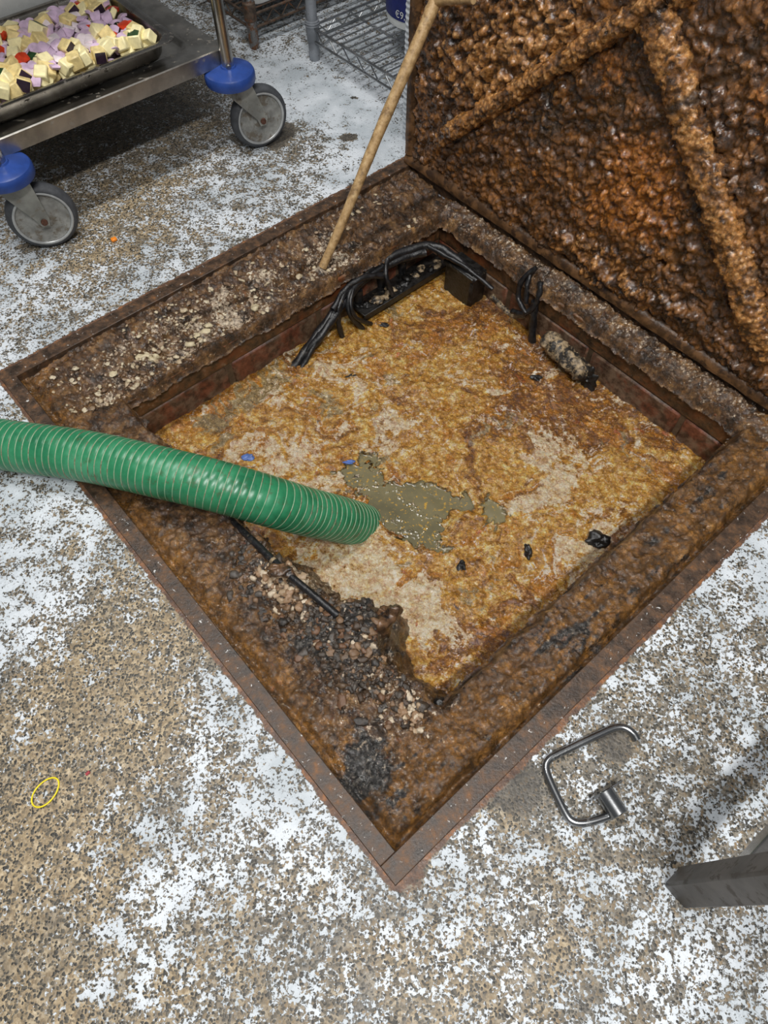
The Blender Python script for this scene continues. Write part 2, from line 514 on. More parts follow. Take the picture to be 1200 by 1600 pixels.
def m_liquid():
    t = NT('floating_grease_scum'); P = t.coords()
    water, cream, brown = t.attr('mask')
    grey, lump, edge = t.attr('mask2')
    n2 = t.noise(P, 62, 10, 0.76, 0.2)
    nf = t.noise(P, 230, 6, 0.70)
    nd = t.math('ADD', t.math('MULTIPLY', t.math('SUBTRACT', n2, 0.5), 1.7), t.math('MULTIPLY', t.math('SUBTRACT', nf, 0.5), 1.1))
    def soft(m, w=0.16, k=1.0):
        return t.smooth(t.math('ADD', m, t.math('MULTIPLY', nd, k)), 0.5 - w, 0.5 + w)
    gold = t.ramp(n2, [(0.05, srgb(104, 64, 10)), (0.34, srgb(176, 118, 28)), (0.55, srgb(206, 154, 62)), (0.8, srgb(232, 204, 140))], k=0.40)
    brn = t.ramp(n2, [(0.05, srgb(60, 34, 3)), (0.38, srgb(116, 68, 6)), (0.62, srgb(152, 94, 12)), (0.88, srgb(228, 184, 96))], k=0.40)
    crm = t.ramp(n2, [(0.05, srgb(170, 112, 40)), (0.28, srgb(206, 168, 112)), (0.5, srgb(216, 190, 152)), (0.85, srgb(240, 226, 200))], k=0.40)
    gry = t.ramp(n2, [(0.15, srgb(100, 84, 50)), (0.5, srgb(138, 120, 80)), (0.85, srgb(180, 162, 124))])
    bb = soft(brown, 0.14, 2.0)
    c = t.mix(bb, gold, brn)
    c = t.mix(t.math('MULTIPLY', soft(grey, 0.2, 1.6), 0.85), c, gry)
    c = t.mix(t.math('MULTIPLY', soft(edge, 0.14, 1.8), 0.9), c, t.ramp(n2, [(0.2, srgb(134, 78, 6)), (0.55, srgb(182, 114, 18)), (0.85, srgb(226, 172, 74))]))
    c = t.mix(t.math('MULTIPLY', soft(cream, 0.2, 1.9), 0.92), c, crm)
    c = t.mix(t.math('MULTIPLY', soft(lump, 0.2, 1.2), 0.9), c, srgb(226, 208, 182))
    rf = t.smooth(t.noise(P, 24, 7, 0.66, 0.8), 0.64, 0.68)
    c = t.mix(t.math('MULTIPLY', rf, 0.8), c, srgb(160, 70, 10))
    df = t.smooth(t.noise(P, 33, 9, 0.74, 0.5), 0.635, 0.67)
    c = t.mix(t.math('MULTIPLY', df, 0.8), c, srgb(54, 50, 42))
    sf = t.smooth(nf, 0.575, 0.64)
    c = t.mix(t.math('MULTIPLY', sf, 0.6), c, t.mix(bb, srgb(238, 216, 168), srgb(232, 184, 84)))
    sd = t.smooth(nf, 0.42, 0.36)
    c = t.mix(t.math('MULTIPLY', sd, 0.45), c, srgb(98, 62, 16))
    # open grey water
    wa = t.smooth(t.math('ADD', water, t.math('MULTIPLY', t.math('SUBTRACT', t.noise(P, 60, 8, 0.74, 0.3), 0.5), 1.0)), 0.44, 0.54)
    wcol = t.ramp(t.noise(P, 12, 4, 0.6), [(0.2, srgb(92, 87, 66)), (0.8, srgb(118, 110, 82))])
    wcol = t.mix(t.smooth(t.noise(P, 150, 6, 0.7), 0.575, 0.62), wcol, srgb(178, 140, 62))
    c = t.mix(wa, c, wcol)
    c = t.mix(t.math('MULTIPLY', t.math('SUBTRACT', 1.0, wa), 0.85), c, t.grain(t.grain(c, P, 110, 0.8, 0.14, 0.88), P, 360, 0.8, 0.14, 0.9))
    inv = t.math('SUBTRACT', 1.0, wa)
    h = t.math('MULTIPLY', t.math('ADD', n2, t.math('MULTIPLY', nf, 0.6)), inv)
    nb = t.bump(h, 1.0, 0.008)
    nb = t.bump(t.math('MULTIPLY', t.noise(P, 420, 4, 0.6), inv), 0.6, 0.0018, nb)
    rr = t.math('MULTIPLY_ADD', inv, 0.16, 0.05)
    cn = t.bump(t.math('MULTIPLY', t.noise(P, 170, 4, 0.62), inv), 0.6, 0.004)
    return t.out(c, rr, 0.0, nb, 0.6, t.math('MULTIPLY', inv, 0.9), 0.07, cn)

def m_brick():
    t = NT('wet_red_brick'); P = t.coords()
    n = t.noise(P, 60, 7, 0.68)
    c = t.ramp(n, [(0.2, srgb(60, 40, 30)), (0.5, srgb(106, 60, 42)), (0.8, srgb(132, 82, 60))])
    g = t.smooth(t.noise(P, 16, 7, 0.68), 0.40, 0.56)
    c = t.mix(t.math('MULTIPLY', g, 0.85), c, t.ramp(n, [(0.3, srgb(66, 50, 38)), (0.7, srgb(116, 100, 82))]))
    nb = t.bump(t.noise(P, 240, 5, 0.66), 0.5, 0.002)
    return t.out(c, 0.4, 0, nb)

def m_skirt():
    t = NT('slimed_concrete_band'); P = t.coords()
    n = t.noise(P, 40, 7, 0.68)
    c = t.ramp(n, [(0.28, srgb(48, 36, 26)), (0.5, srgb(84, 62, 42)), (0.68, srgb(112, 74, 44)), (0.8, srgb(128, 112, 92))])
    g = t.smooth(t.noise(P, 12, 5, 0.6), 0.5, 0.66)
    c = t.mix(t.math('MULTIPLY', g, 0.7), c, srgb(124, 66, 34))
    nb = t.bump(t.noise(P, 160, 6, 0.68), 0.6, 0.003)
    return t.out(c, 0.32, 0, nb)

def m_steel(name, col=(178, 174, 166), rough=0.28, dirt=None, amt=0.4, metal=1.0):
    t = NT(name); P = t.coords()
    n = t.noise(P, 18, 5, 0.6)
    a = srgb(*[c * 0.86 for c in col]); b = srgb(*[min(255, c * 1.06) for c in col])
    c = t.ramp(n, [(0.3, a), (0.7, b)])
    if dirt is not None:
        d = t.smooth(t.noise(P, 55, 7, 0.7), 0.66 - 0.3 * amt, 0.74 - 0.3 * amt)
        c = t.mix(d, c, dirt)
        mt = t.math('MULTIPLY', t.math('SUBTRACT', 1.0, d), metal)
        r = t.math('MULTIPLY_ADD', d, 0.35, rough)
    else:
        mt = metal; r = t.smooth(t.noise(P, 70, 4, 0.6), 0.3, 0.7, rough * 0.8, rough * 1.3)
    nb = t.bump(t.noise(P, 300, 3, 0.6), 0.06, 0.001)
    return t.out(c, r, mt, nb)

def m_lump(name='grease_lump'):
    t = NT(name); P = t.coords()
    r, g, b = t.attr('tint')
    comb = t.new('ShaderNodeCombineColor'); t.put(comb.inputs[0], r); t.put(comb.inputs[1], g); t.put(comb.inputs[2], b)
    n = t.noise(P, 180, 6, 0.68)
    c = t.mix(t.smooth(n, 0.35, 0.7), comb.outputs[0], srgb(84, 66, 48), 'MIX')
    c = t.mix(0.62, c, comb.outputs[0])
    nb = t.bump(n, 0.6, 0.003)
    return t.out(c, 0.34, 0, nb, 0.6)

def m_wood():
    t = NT('weathered_wood'); P = t.coords()
    n = t.noise(P, 90, 6, 0.66)
    c = t.ramp(n, [(0.1, srgb(120, 96, 64)), (0.5, srgb(172, 140, 96)), (0.9, srgb(200, 172, 128))])
    d = t.smooth(t.noise(P, 30, 7, 0.7), 0.56, 0.66)
    c = t.mix(t.math('MULTIPLY', d, 0.6), c, srgb(92, 66, 38))
    return t.out(c, 0.5, 0, t.bump(n, 0.35, 0.002))

def m_hose():
    t = NT('green_pvc_hose'); P = t.coords()
    n = t.noise(P, 20, 6, 0.62)
    c = t.ramp(n, [(0.2, srgb(32, 104, 70)), (0.55, srgb(46, 126, 86)), (0.85, srgb(66, 142, 104))])
    d = t.smooth(t.noise(P, 55, 7, 0.72), 0.54, 0.66)
    c = t.mix(t.math('MULTIPLY', d, 0.55), c, srgb(70, 74, 48))
    s = t.smooth(t.noise(P, 26, 8, 0.75), 0.66, 0.71)
    c = t.mix(t.math('MULTIPLY', s, 0.8), c, srgb(28, 40, 28))
    return t.out(c, t.smooth(n, 0.3, 0.7, 0.26, 0.40), 0, t.bump(t.noise(P, 220, 4, 0.6), 0.12, 0.001))

M = {}
M['floor'] = m_floor(); M['rail'] = m_rail(); M['mud'] = m_mud(); M['lid'] = m_lid(); M['liquid'] = m_liquid()
M['brick'] = m_brick(); M['skirt'] = m_skirt(); M['lump'] = m_lump(); M['wood'] = m_wood(); M['hose'] = m_hose()
M['mortar'] = m_simple('wet_mortar', srgb(112, 100, 84), 0.5, 0, 0.4, 50, 0.5, 260, dirt=srgb(60, 46, 34), dirt_amt=0.5)
M['concrete'] = m_simple('pit_concrete', srgb(84, 68, 52), 0.5, 0, 0.3, 40, 0.4, 160)
M['steel'] = m_steel('brushed_steel', (186, 182, 174), 0.30, srgb(118, 108, 92), 0.18)
M['tube_steel'] = m_steel('polished_tube_steel', (200, 196, 190), 0.22, srgb(120, 112, 100), 0.10)
M['tray_steel'] = m_steel('stained_tray_steel', (150, 146, 140), 0.26, srgb(64, 56, 48), 0.30)
M['handle_steel'] = m_steel('handle_steel', (176, 178, 180), 0.24, srgb(84, 78, 70), 0.16)
M['leg_steel'] = m_steel('grimy_dull_steel', (104, 100, 96), 0.45, srgb(92, 87, 82), 0.4, 0.6)
M['zinc'] = m_steel('grey_epoxy_post', (138, 142, 148), 0.45, srgb(96, 88, 76), 0.22, 0.3)
M['wire'] = m_steel('zinc_wire', (176, 178, 180), 0.34, srgb(104, 86, 64), 0.26)
M['rusty'] = m_simple('rusty_wire', srgb(74, 60, 48), 0.6, 0, 0.45, 70, 0.4, 260, dirt=srgb(98, 62, 38), dirt_amt=0.3)
M['rust_post'] = m_steel('rusting_chrome_post', (150, 148, 146), 0.34, srgb(98, 64, 40), 0.62)
M['blue'] = m_simple('blue_plastic', srgb(38, 68, 138), 0.38, 0, 0.12, 40, 0.05, 200)
M['rubber'] = m_simple('dark_grey_rubber', srgb(66, 68, 72), 0.6, 0, 0.2, 60, 0.15, 240)
M['hub'] = m_simple('grey_wheel_hub', srgb(142, 142, 138), 0.5, 0.1, 0.2, 60, 0.12, 240, dirt=srgb(112, 104, 92), dirt_amt=0.45)
M['hubring'] = m_simple('pale_hub_ring', srgb(178, 180, 180), 0.36, 0.4, 0.1, 60, 0.05)
M['fork'] = m_steel('galvanised_fork', (162, 162, 156), 0.46, srgb(118, 112, 102), 0.36, 0.7)
M['rustbolt'] = m_simple('rusty_bolt', srgb(84, 52, 38), 0.6, 0, 0.4, 160, 0.4)
M['cable'] = m_simple('wet_black_cable', srgb(26, 26, 28), 0.3, 0, 0.5, 120, 0.5, 260, dirt=srgb(74, 66, 56), dirt_amt=0.10)
M['black'] = m_simple('black_grime', srgb(26, 25, 24), 0.32, 0, 0.6, 90, 0.8, 160, dirt=srgb(84, 74, 58), dirt_amt=0.0)
M['crust'] = m_simple('pale_mortar_crust', srgb(140, 122, 96), 0.5, 0, 0.5, 90, 0.9, 170, dirt=srgb(38, 35, 32), dirt_amt=0.62)
M['knob'] = m_simple('hard_brown_fat', srgb(92, 68, 48), 0.26, 0, 0.5, 60, 0.8, 140, dirt=srgb(34, 30, 28), dirt_amt=0.5)
M['yellow'] = m_simple('yellow_rubber', srgb(236, 214, 30), 0.42, 0, 0.05)
M['orange'] = m_simple('carrot_orange', srgb(240, 140, 40), 0.4, 0, 0.1)
M['redbit'] = m_simple('red_skin', srgb(160, 50, 60), 0.4, 0, 0.2)
M['bluebit'] = m_simple('blue_plastic_scrap', srgb(70, 98, 158), 0.36, 0, 0.25)
M['white'] = m_simple('white_plastic', srgb(222, 224, 222), 0.4, 0, 0.04)
M['navy'] = m_simple('navy_label', srgb(22, 34, 104), 0.4, 0, 0.1)
M['gold'] = m_simple('gold_label', srgb(226, 206, 130), 0.4, 0, 0.1)
M['rope'] = m_simple('white_ribbed_plastic', srgb(206, 212, 218), 0.45, 0, 0.06)
M['cream'] = m_simple('courgette_flesh', srgb(240, 228, 176), 0.4, 0, 0.10, 80, 0.2)
M['eggflesh'] = m_simple('aubergine_flesh', srgb(226, 204, 142), 0.45, 0, 0.16, 80, 0.3)
M['onion'] = m_simple('onion_lilac', srgb(208, 182, 208), 0.3, 0, 0.14, 60, 0.1)
M['onionw'] = m_simple('onion_white', srgb(236, 222, 228), 0.3, 0, 0.08, 60, 0.1)
M['green'] = m_simple('courgette_skin', srgb(36, 70, 34), 0.35, 0, 0.3, 90, 0.1)
M['purple'] = m_simple('aubergine_skin', srgb(44, 30, 44), 0.3, 0, 0.3, 90, 0.1)
M['red'] = m_simple('red_pepper', srgb(196, 60, 30), 0.3, 0, 0.2, 80, 0.1)
t_ = NT('pale_rib_pvc'); M['rib'] = t_.out(t_.ramp(t_.noise(t_.coords(), 40, 7, 0.72), [(0.2, srgb(96, 150, 112)), (0.5, srgb(140, 164, 134)), (0.65, srgb(132, 120, 96)), (0.85, srgb(92, 76, 58))]), 0.4)

# ------------------------------------------------------------------ pit dimensions
P0, P1 = 0.18, 0.957          # opening
Q0, Q1 = 0.140, 0.935
ZL = -0.145                   # liquid level
RW = 0.028                    # steel frame rail width

# ------------------------------------------------------------------ floor
wear_shade = [  # u, v, paint, tan, dark
 (520,150,1.15,0,0),(580,215,1.08,0,0),(430,120,1.0,.1,0),(560,275,.98,.2,0),(450,290,.66,.3,.1),(475,235,.55,.2,.25),(300,200,.40,.5,.2),
 (250,300,.48,.8,.1),(330,320,.72,.3,0),(200,350,.42,.7,.1),(230,440,.72,.3,0),(100,480,.62,.5,0),(30,440,.72,.5,0),(150,400,.42,.7,.1),
 (150,200,.26,0,.4),(60,520,.68,.4,0),(640,180,.86,0,0),(400,40,.70,.1,.1),(300,60,.6,0,.1),(60,90,.3,0,.4),(250,150,.26,0,.4),(380,250,.62,.3,.1),  # points under the trolley: shelf shade painted in over dirty, worn floor
 (60,760,.82,.3,0),(150,830,.70,.4,0),(250,900,.52,.5,0),(30,950,.86,.2,0),(30,1010,.72,.3,0),(150,1000,.32,.8,.05),(250,1100,.2,.9,0),
 (100,1100,.28,.8,.05),(335,1085,.86,.3,0),(300,1000,.25,.8,0),(350,1200,.55,.5,.05),(440,1235,.92,.2,0),(490,1290,.80,.3,0),(560,1345,.66,.4,0),
 (50,1300,.12,1,0),(150,1350,.46,.8,0),(280,1370,.86,.3,0),(330,1330,.66,.4,0),(70,1450,.3,.7,.1),(180,1490,.66,.5,0),(60,1555,.25,.7,.1),
 (300,1530,.46,.7,0),(430,1400,.44,.4,.1),(550,1480,.5,.4,.05),(700,1450,.54,.5,0),(700,1560,.46,.6,0),(850,1480,.44,.5,.1),(850,1350,.54,.6,0),
 (1000,1480,.64,.3,.05),(1150,1500,.66,.1,.1),(1150,1585,.74,.0,.1),(1000,1350,.54,.3,.05),(770,1290,.68,.4,0),(700,1345,.78,.4,0),(850,1130,.6,.3,0),
 (980,1080,.56,.5,0),(1050,1000,.62,.3,0),(1130,920,.8,.2,0),(1100,1080,.52,.5,.05),(1180,1000,.58,.3,.05),(1180,1150,.66,.2,0),(1050,1200,.6,.3,0),
 (970,1170,.42,.1,.25),(1190,850,.86,.1,0),(800,1225,.32,.1,.2),(150,1150,.3,.8,.1),(30,1150,.4,.7,.1),(560,110,.78,.1,.1),(440,50,.75,.2,.1)]
WP = np.array([fl(u, v)[:2] for u, v, *_ in wear_shade]); WV = np.array([w[2:] for w in wear_shade], float)

def frange(a, b, s):
    n = max(1, int(round((b - a) / s))); return list(np.linspace(a, b, n + 1))[:-1]
gp = np.array(frange(-3.2, -1.1, .06) + frange(-1.1, 0, .011) + frange(0, LP, .011) + frange(LP, 1.75, .011) + frange(1.75, 3.4, .06) + [3.4])
gq = np.array(frange(-2.6, -.8, .06) + frange(-.8, 0, .011) + frange(0, LQ, .011) + frange(LQ, 1.7, .011) + frange(1.7, 3.6, .06) + [3.6])
PP, QQ = np.meshgrid(gp, gq, indexing='ij')
XY = L0[:2] + PP[..., None] * EA[:2] + QQ[..., None] * EB[:2]
flat = XY.reshape(-1, 2)
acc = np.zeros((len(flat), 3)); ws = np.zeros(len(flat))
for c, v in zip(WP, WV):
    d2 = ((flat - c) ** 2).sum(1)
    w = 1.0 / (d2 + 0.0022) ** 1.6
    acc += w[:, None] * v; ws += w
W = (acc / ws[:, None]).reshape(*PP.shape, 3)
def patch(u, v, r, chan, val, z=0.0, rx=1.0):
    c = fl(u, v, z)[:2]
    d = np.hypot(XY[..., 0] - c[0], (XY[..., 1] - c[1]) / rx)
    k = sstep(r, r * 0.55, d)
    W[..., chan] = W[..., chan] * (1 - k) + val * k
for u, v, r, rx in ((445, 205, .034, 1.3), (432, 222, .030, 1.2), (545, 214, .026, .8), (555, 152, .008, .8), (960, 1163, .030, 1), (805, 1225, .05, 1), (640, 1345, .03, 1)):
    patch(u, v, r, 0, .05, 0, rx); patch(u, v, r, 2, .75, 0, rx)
# distance outside the frame
dx = np.maximum(np.maximum(-PP, PP - LP), 0); dy = np.maximum(np.maximum(-QQ, QQ - LQ), 0)
dd = np.hypot(dx, dy)
nz = fbm(PP, QQ, 14, 3, 5)
side = np.where((QQ < 0) | (PP > LP), 0.0055, 0.002)
rust = np.clip(1.0 - dd / (side * (1 + 1.1 * nz) + 1e-4) * 0.5, 0, 1) * (dd < .09)
for u, v, r in ((850, 1135, .035), (800, 1190, .03), (760, 1225, .03), (905, 1085, .025), (640, 1372, .03), (560, 1300, .012)):
    c = fl(u, v)[:2]; rust = np.maximum(rust, .62 * np.exp(-((XY[..., 0] - c[0]) ** 2 + (XY[..., 1] - c[1]) ** 2) / (r * r)) * (dd > 0))
stain = np.stack([rust, np.zeros_like(rust), np.zeros_like(rust)], -1)
ip = 0.5 * (gp[:-1] + gp[1:]); iq = 0.5 * (gq[:-1] + gq[1:])
keep = ~(((ip > 0) & (ip < LP))[:, None] & ((iq > 0) & (iq < LQ))[None, :])
Z = np.zeros_like(PP)
G = np.concatenate([XY, Z[..., None]], -1)
floor = heightmesh('floor', G, keep, M['floor'], None, {'wear_shade': W, 'stain': stain})
floor['kind'] = 'structure'; floor['label'] = 'concrete kitchen floor with flaking white paint'

# ------------------------------------------------------------------ pit walls with bricks
def wall(name, c, along, inward, length, depth, bricks=True, label=''):
    """c: middle of the opening edge at z=0; inward: horizontal normal pointing into the pit"""
    zt = -0.034
    zb = -0.30
    mb = MB()
    back = np.array(c) - np.array(inward) * (depth / 2 + 0.005)
    mb.box(back + EZ * (zt + zb) / 2, along, inward, EZ, length + 2 * depth * 0, depth, zt - zb, 0.004)
    o = mb.build(name, M['mortar'])
    o['kind'] = 'structure'; o['label'] = label
    b = MB()
    zs0, zs1 = -0.082, -0.030
    b.box(np.array(c) - np.array(inward) * 0.006 + EZ * (zs0 + zs1) / 2, along, inward, EZ, length, 0.016, zs1 - zs0, 0.003)
    k = b.build('concrete_band', M['skirt']); k.parent = o; k.location = k.location - o.location
    if bricks:
        for row, zc in ((0, -0.1155), (1, -0.1905)):
            x = -length / 2 - (0.06 if row else 0.0)
            while x < length / 2 - 0.01:
                x1 = min(x + 0.215, length / 2); xa = max(x, -length / 2)
                if x1 - xa > 0.03:
                    bb = MB()
                    pr = random.uniform(-0.0015, 0.0025)
                    bb.box(np.array(c) + np.array(along) * (xa + x1) / 2 + np.array(inward) * (pr - 0.045 + 0.0015) + EZ * (zc + random.uniform(-.001, .001)),
                           along, inward, EZ, x1 - xa, 0.09, 0.065, 0.004)
                    k = bb.build('brick', M['brick']); k.parent = o; k.location = k.location - o.location
                x = x1 + 0.011 if x1 > -length / 2 else x + 0.226
    return o
PM, QM = (P0 + P1) / 2, (Q0 + Q1) / 2
wall('pit_lining', wp(P0, QM), EB, EA, Q1 - Q0, 0.170, True, 'brick pit wall below the left-hand ledge')
wall('pit_lining', wp(PM, Q1), EA, -EB, P1 - P0, 0.055, True, 'brick pit wall below the open lid')
wall('pit_lining', wp(P1, QM), EB, -EA, Q1 - Q0, 0.115, True, 'brick pit wall below the right-hand ledge')
wall('pit_lining', wp(PM, Q0), EA, EB, P1 - P0, 0.130, True, 'brick pit wall below the front ledge')
# concrete bed that carries frame and sludge
bed = MB()
for (a0, a1, b0, b1) in ((0, P0 - .001, 0, LQ), (P1 + .001, LP, 0, LQ), (P0, P1, 0, Q0 - .001), (P0, P1, Q1 + .001, LQ)):
    bed.box(wp((a0 + a1) / 2, (b0 + b1) / 2, -0.175), EA, EB, EZ, a1 - a0, b1 - b0, 0.27, 0.0)
bo = bed.build('trim_1', M['concrete']); bo['kind'] = 'structure'; bo['label'] = 'concrete surround that carries the pit frame'

# ------------------------------------------------------------------ frame of the access cover
fr = thing('pit_surround', 'rusty steel frame set flush in the floor around the open pit', 'frame', wp(LP / 2, LQ / 2, -0.03))
def rail(pa, pb, qa, qb):
    mb = MB()
    lp, lq = pb - pa, qb - qa
    n = 60
    alongp = lp > lq
    # slightly wavy, worn steel strip with an upstand on its inner edge
    mb.box(wp((pa + pb) / 2, (qa + qb) / 2, -0.012), EA, EB, EZ, lp, lq, 0.027, 0.001)
    return mb.build('frame_rail', M['rail'], fr)
rail(0.0, RW, 0.0, LQ); rail(LP - RW, LP, 0.0, LQ); rail(RW, LP - RW, 0.0, RW * 0.9); rail(RW, LP - RW, LQ - 0.012, LQ)

# ------------------------------------------------------------------ sludge on the ledges (height field)
st = 0.0024
ap = np.arange(RW * 0.6, LP - RW * 0.6 + st, st); aq = np.arange(RW * 0.55, 0.982, st)
PP, QQ = np.meshgrid(ap, aq, indexing='ij')
def gb(u, v, r, z=-0.02, stretch=None):
    a, b = pq(u, v, z)
    return np.exp(-((PP - a) ** 2 + (QQ - b) ** 2) / (r * r))
wob = fbm(PP, QQ, 22, 3, 3) * 0.012 + fbm(PP, QQ, 70, 2, 8) * 0.005
dl = P0 - PP; dr = PP - P1; df = Q0 - QQ; db = QQ - Q1
dl = dl + wob * 0.5; dr = dr + wob * 0.7; db = db + wob * 0.8
# heap of debris leaning out over the water on the front side
heap_edge = np.interp(PP, [0, .25, .45, .55, .70, .745, .775, .81, .835, .87, .92, .96, 1.1], [0, .0, .012, .016, .03, .055, .085, .080, .045, .035, .05, .06, .06])
df = df + wob * 1.2 + heap_edge
ins = np.maximum(np.maximum(dl, dr), np.maximum(df, db))     # > 0 on the ledge
dout = np.minimum(np.minimum(PP, LP - PP), np.minimum(QQ, LQ - QQ + 0.03))
z = np.full(PP.shape, -0.010)
# left ledge slopes to the water, with a broken step
left = sstep(-0.02, 0.03, dl) * (1 - sstep(0.02, 0.06, df))
sl = np.interp(PP, [0, .04, .06, .10, .105, .15, .18, 1.2], [-.004, -.004, -.012, -.014, -.019, -.026, -.034, -.034])
z = z * (1 - left) + left * sl
right = sstep(-0.01, 0.02, dr)
z = z * (1 - right) + right * np.interp(PP, [0, P1, .985, 1.01, 1.035, 1.05], [-.013, -.013, -.011, -.008, -.008, -.012])
back = sstep(-0.01, 0.015, db) * (1 - sstep(.0, .03, dl))
z = z * (1 - back) + back * np.interp(QQ, [0, Q1, .955, .975, 1], [-.028, -.026, -.014, -.010, -.012])
hp = 0.028 * (gb(470, 900, .07) + gb(545, 1000, .07) + gb(610, 1000, .06) + gb(580, 1070, .06)) * sstep(-.03, .03, df)
z = z + hp * 0.65
rgh = fbm(PP, QQ, 16, 5, 21, 0.55)
rg2 = fbm(PP + 0.2 * rgh * 0.05, QQ, 60, 4, 31, 0.6)
f1, f2, cid = worley(PP * 95 + rgh * 2, QQ * 95 + rg2, 4)
nod = np.maximum(0, 0.75 - f1) * (cid > 0.45)
amp = 0.5 + 0.5 * left + 0.8 * (gb(500, 930, .10) + gb(560, 1040, .10)) + 0.5 * back
z = z + rgh * 0.008 * np.clip(amp, .6, 1.6) + (rg2 * 0.007 + fbm(PP, QQ, 190, 3, 45, .6) * .004) * np.clip(amp, .9, 1.5) + nod * 0.006 * amp
# ridges running along the right ledge
z = z + right * 0.005 * fbm(PP + rgh * .012, QQ * .12, 85, 3, 47, .6)
# crack along the left ledge
crack = np.exp(-((PP - 0.112 - 0.01 * np.sin(QQ * 14) - rgh * 0.02) / 0.0045) ** 2) * sstep(.12, .3, QQ) * left
z = z - crack * 0.014
# gutter next to the steel rail
gut = np.exp(-((dout - RW - 0.006 - 0.004 * fbm(PP, QQ, 25, 2, 40)) / 0.0065) ** 2)
z = z - gut * (0.008 + .006 * right)
z = np.where(dout < RW, np.minimum(z, -0.004), z)
z = z * sstep(RW * .5, RW + .002, dout) + (-0.018) * (1 - sstep(RW * .5, RW + .002, dout))
# fall over the inner edge
drop = 1 - sstep(-0.008, 0.003, ins)
z = z - drop * (0.032 + 0.01 * rgh)
keepv = ins > -0.012
# heap falls all the way to the water
hfall = (df > -0.06) & (df < 0.004) & (heap_edge > 0.02) & (PP > .5) & (dr < -.012) & (QQ < Q0 + .16)
z = np.where(hfall & (df < 0), np.minimum(z, -0.035 + df * 1.9 + rg2 * 0.012), z)
keepv = keepv | hfall
kk = keepv[:-1, :-1] & keepv[1:, :-1] & keepv[:-1, 1:] & keepv[1:, 1:]
fat = np.clip((0.26 + 1.4 * np.maximum(0, fbm(PP, QQ, 11, 3, 91))) * left * sstep(.02, .05, dout - RW) * (1 - 0.55 * gb(560, 330, .16)) + .55 * gb(470, 900, .07) + .35 * gb(600, 1080, .10) + 0.30 * back - .9 * gb(620, 290, .10), 0, 1)
drk = np.clip(.55 * (gb(500, 985, .05) + gb(560, 1040, .08) + gb(600, 960, .05)) + .95 * gb(572, 1190, .036) + .6 * gb(545, 1235, .02) + .35 * gb(650, 300, .07) + .5 * gb(310, 450, .03) + .35 * gb(900, 1000, .05) + right * (.22 + 1.0 * np.clip(fbm(PP, QQ * .15, 60, 4, 48, .6), 0, 1)) + .5 * np.clip(fbm(PP * .2, QQ, 55, 4, 49, .6), 0, 1) * (QQ < .14), 0, 1)
och = np.clip(.85 * sstep(.07, .01, QQ - RW) * (QQ < .16) + 0.7 * right + .9 * sstep(.03, .005, PP - RW) * (QQ < .12) + .6 * gb(620, 1240, .12), 0, 1)
XYZ = L0 + PP[..., None] * EA + QQ[..., None] * EB + z[..., None] * EZ
MUDZ = (ap, aq, z)
mud = heightmesh('ledge_sludge', XYZ, kk, M['mud'], None, {'mask': np.stack([fat, drk, och], -1)})
tag(mud, 'wet brown grease sludge caked on the ledges around the pit opening', 'sludge', None, 'stuff')

def mudz(p, q):
    i = int(np.clip((p - ap[0]) / st, 0, len(ap) - 1)); j = int(np.clip((q - aq[0]) / st, 0, len(aq) - 1))
    return float(z[i, j])

# ------------------------------------------------------------------ liquid with floating scum
sl_ = 0.0017
lp_ = np.arange(P0 - 0.006, P1 + 0.006, sl_); lq_ = np.arange(Q0 - 0.006, Q1 + 0.006, sl_)
PP, QQ = np.meshgrid(lp_, lq_, indexing='ij')
wa1 = fbm(PP, QQ, 9, 4, 51) * 0.05; wa2 = fbm(PP, QQ, 9, 4, 61) * 0.05
def lb(u, v, r, sx=1.0):
    a, b = pq(u, v, ZL)
    return np.exp(-(((PP - a + wa1) * sx) ** 2 + (QQ - b + wa2) ** 2) / (r * r))
water = np.clip(1.0 * lb(610, 775, .058) + 1.0 * lb(655, 800, .045) + .85 * lb(690, 800, .035) + 1.5 * lb(765, 800, .034) + 0.9 * lb(560, 750, .03) + .6 * lb(690, 840, .03) - .7 * lb(733, 822, .020), 0, 1)
cream = np.clip(.7 * lb(515, 578, .022) + .7 * lb(428, 630, .03) + .6 * lb(870, 760, .03) + .9 * lb(560, 900, .09) + .7 * lb(640, 960, .08) + .75 * lb(450, 720, .08) + .55 * lb(880, 720, .06) + .45 * lb(930, 800, .06) + .35 * lb(560, 620, .10) + .5 * lb(520, 860, .06) + .35 * lb(820, 780, .07) + .25 * lb(1000, 850, .08), 0, 1)
brown = np.clip(.85 * lb(840, 640, .11) + .75 * lb(730, 500, .09) + .6 * lb(960, 660, .09) + .55 * lb(1040, 720, .06) + .7 * lb(850, 560, .06) + .35 * lb(760, 1020, .09) + .35 * lb(820, 960, .08) + .3 * lb(720, 680, .07), 0, 1)
grey = np.clip(.8 * lb(390, 610, .07) + .6 * lb(330, 660, .05) + .45 * lb(1080, 730, .03) + .3 * lb(470, 560, .05) + .35 * lb(500, 640, .05), 0, 1)
def nrm(a): return (a - a.mean()) / a.std()
vx = fbm(PP, QQ, 5, 4, 301) * .12; vy = fbm(PP, QQ, 5, 4, 311) * .12
vx2 = fbm(PP + vx, QQ + vy, 16, 3, 321) * .03; vy2 = fbm(PP + vx, QQ + vy, 16, 3, 331) * .03
UX = PP + vx + vx2; UY = QQ + vy + vy2
nB = nrm(fbm(UX, UY, 10, 7, 341, .78)); nC = nrm(fbm(UX, UY, 11, 7, 351, .78)); nG = nrm(fbm(UX, UY, 9, 6, 361, .6)); nO = nrm(fbm(UX, UY, 16, 6, 371, .65))
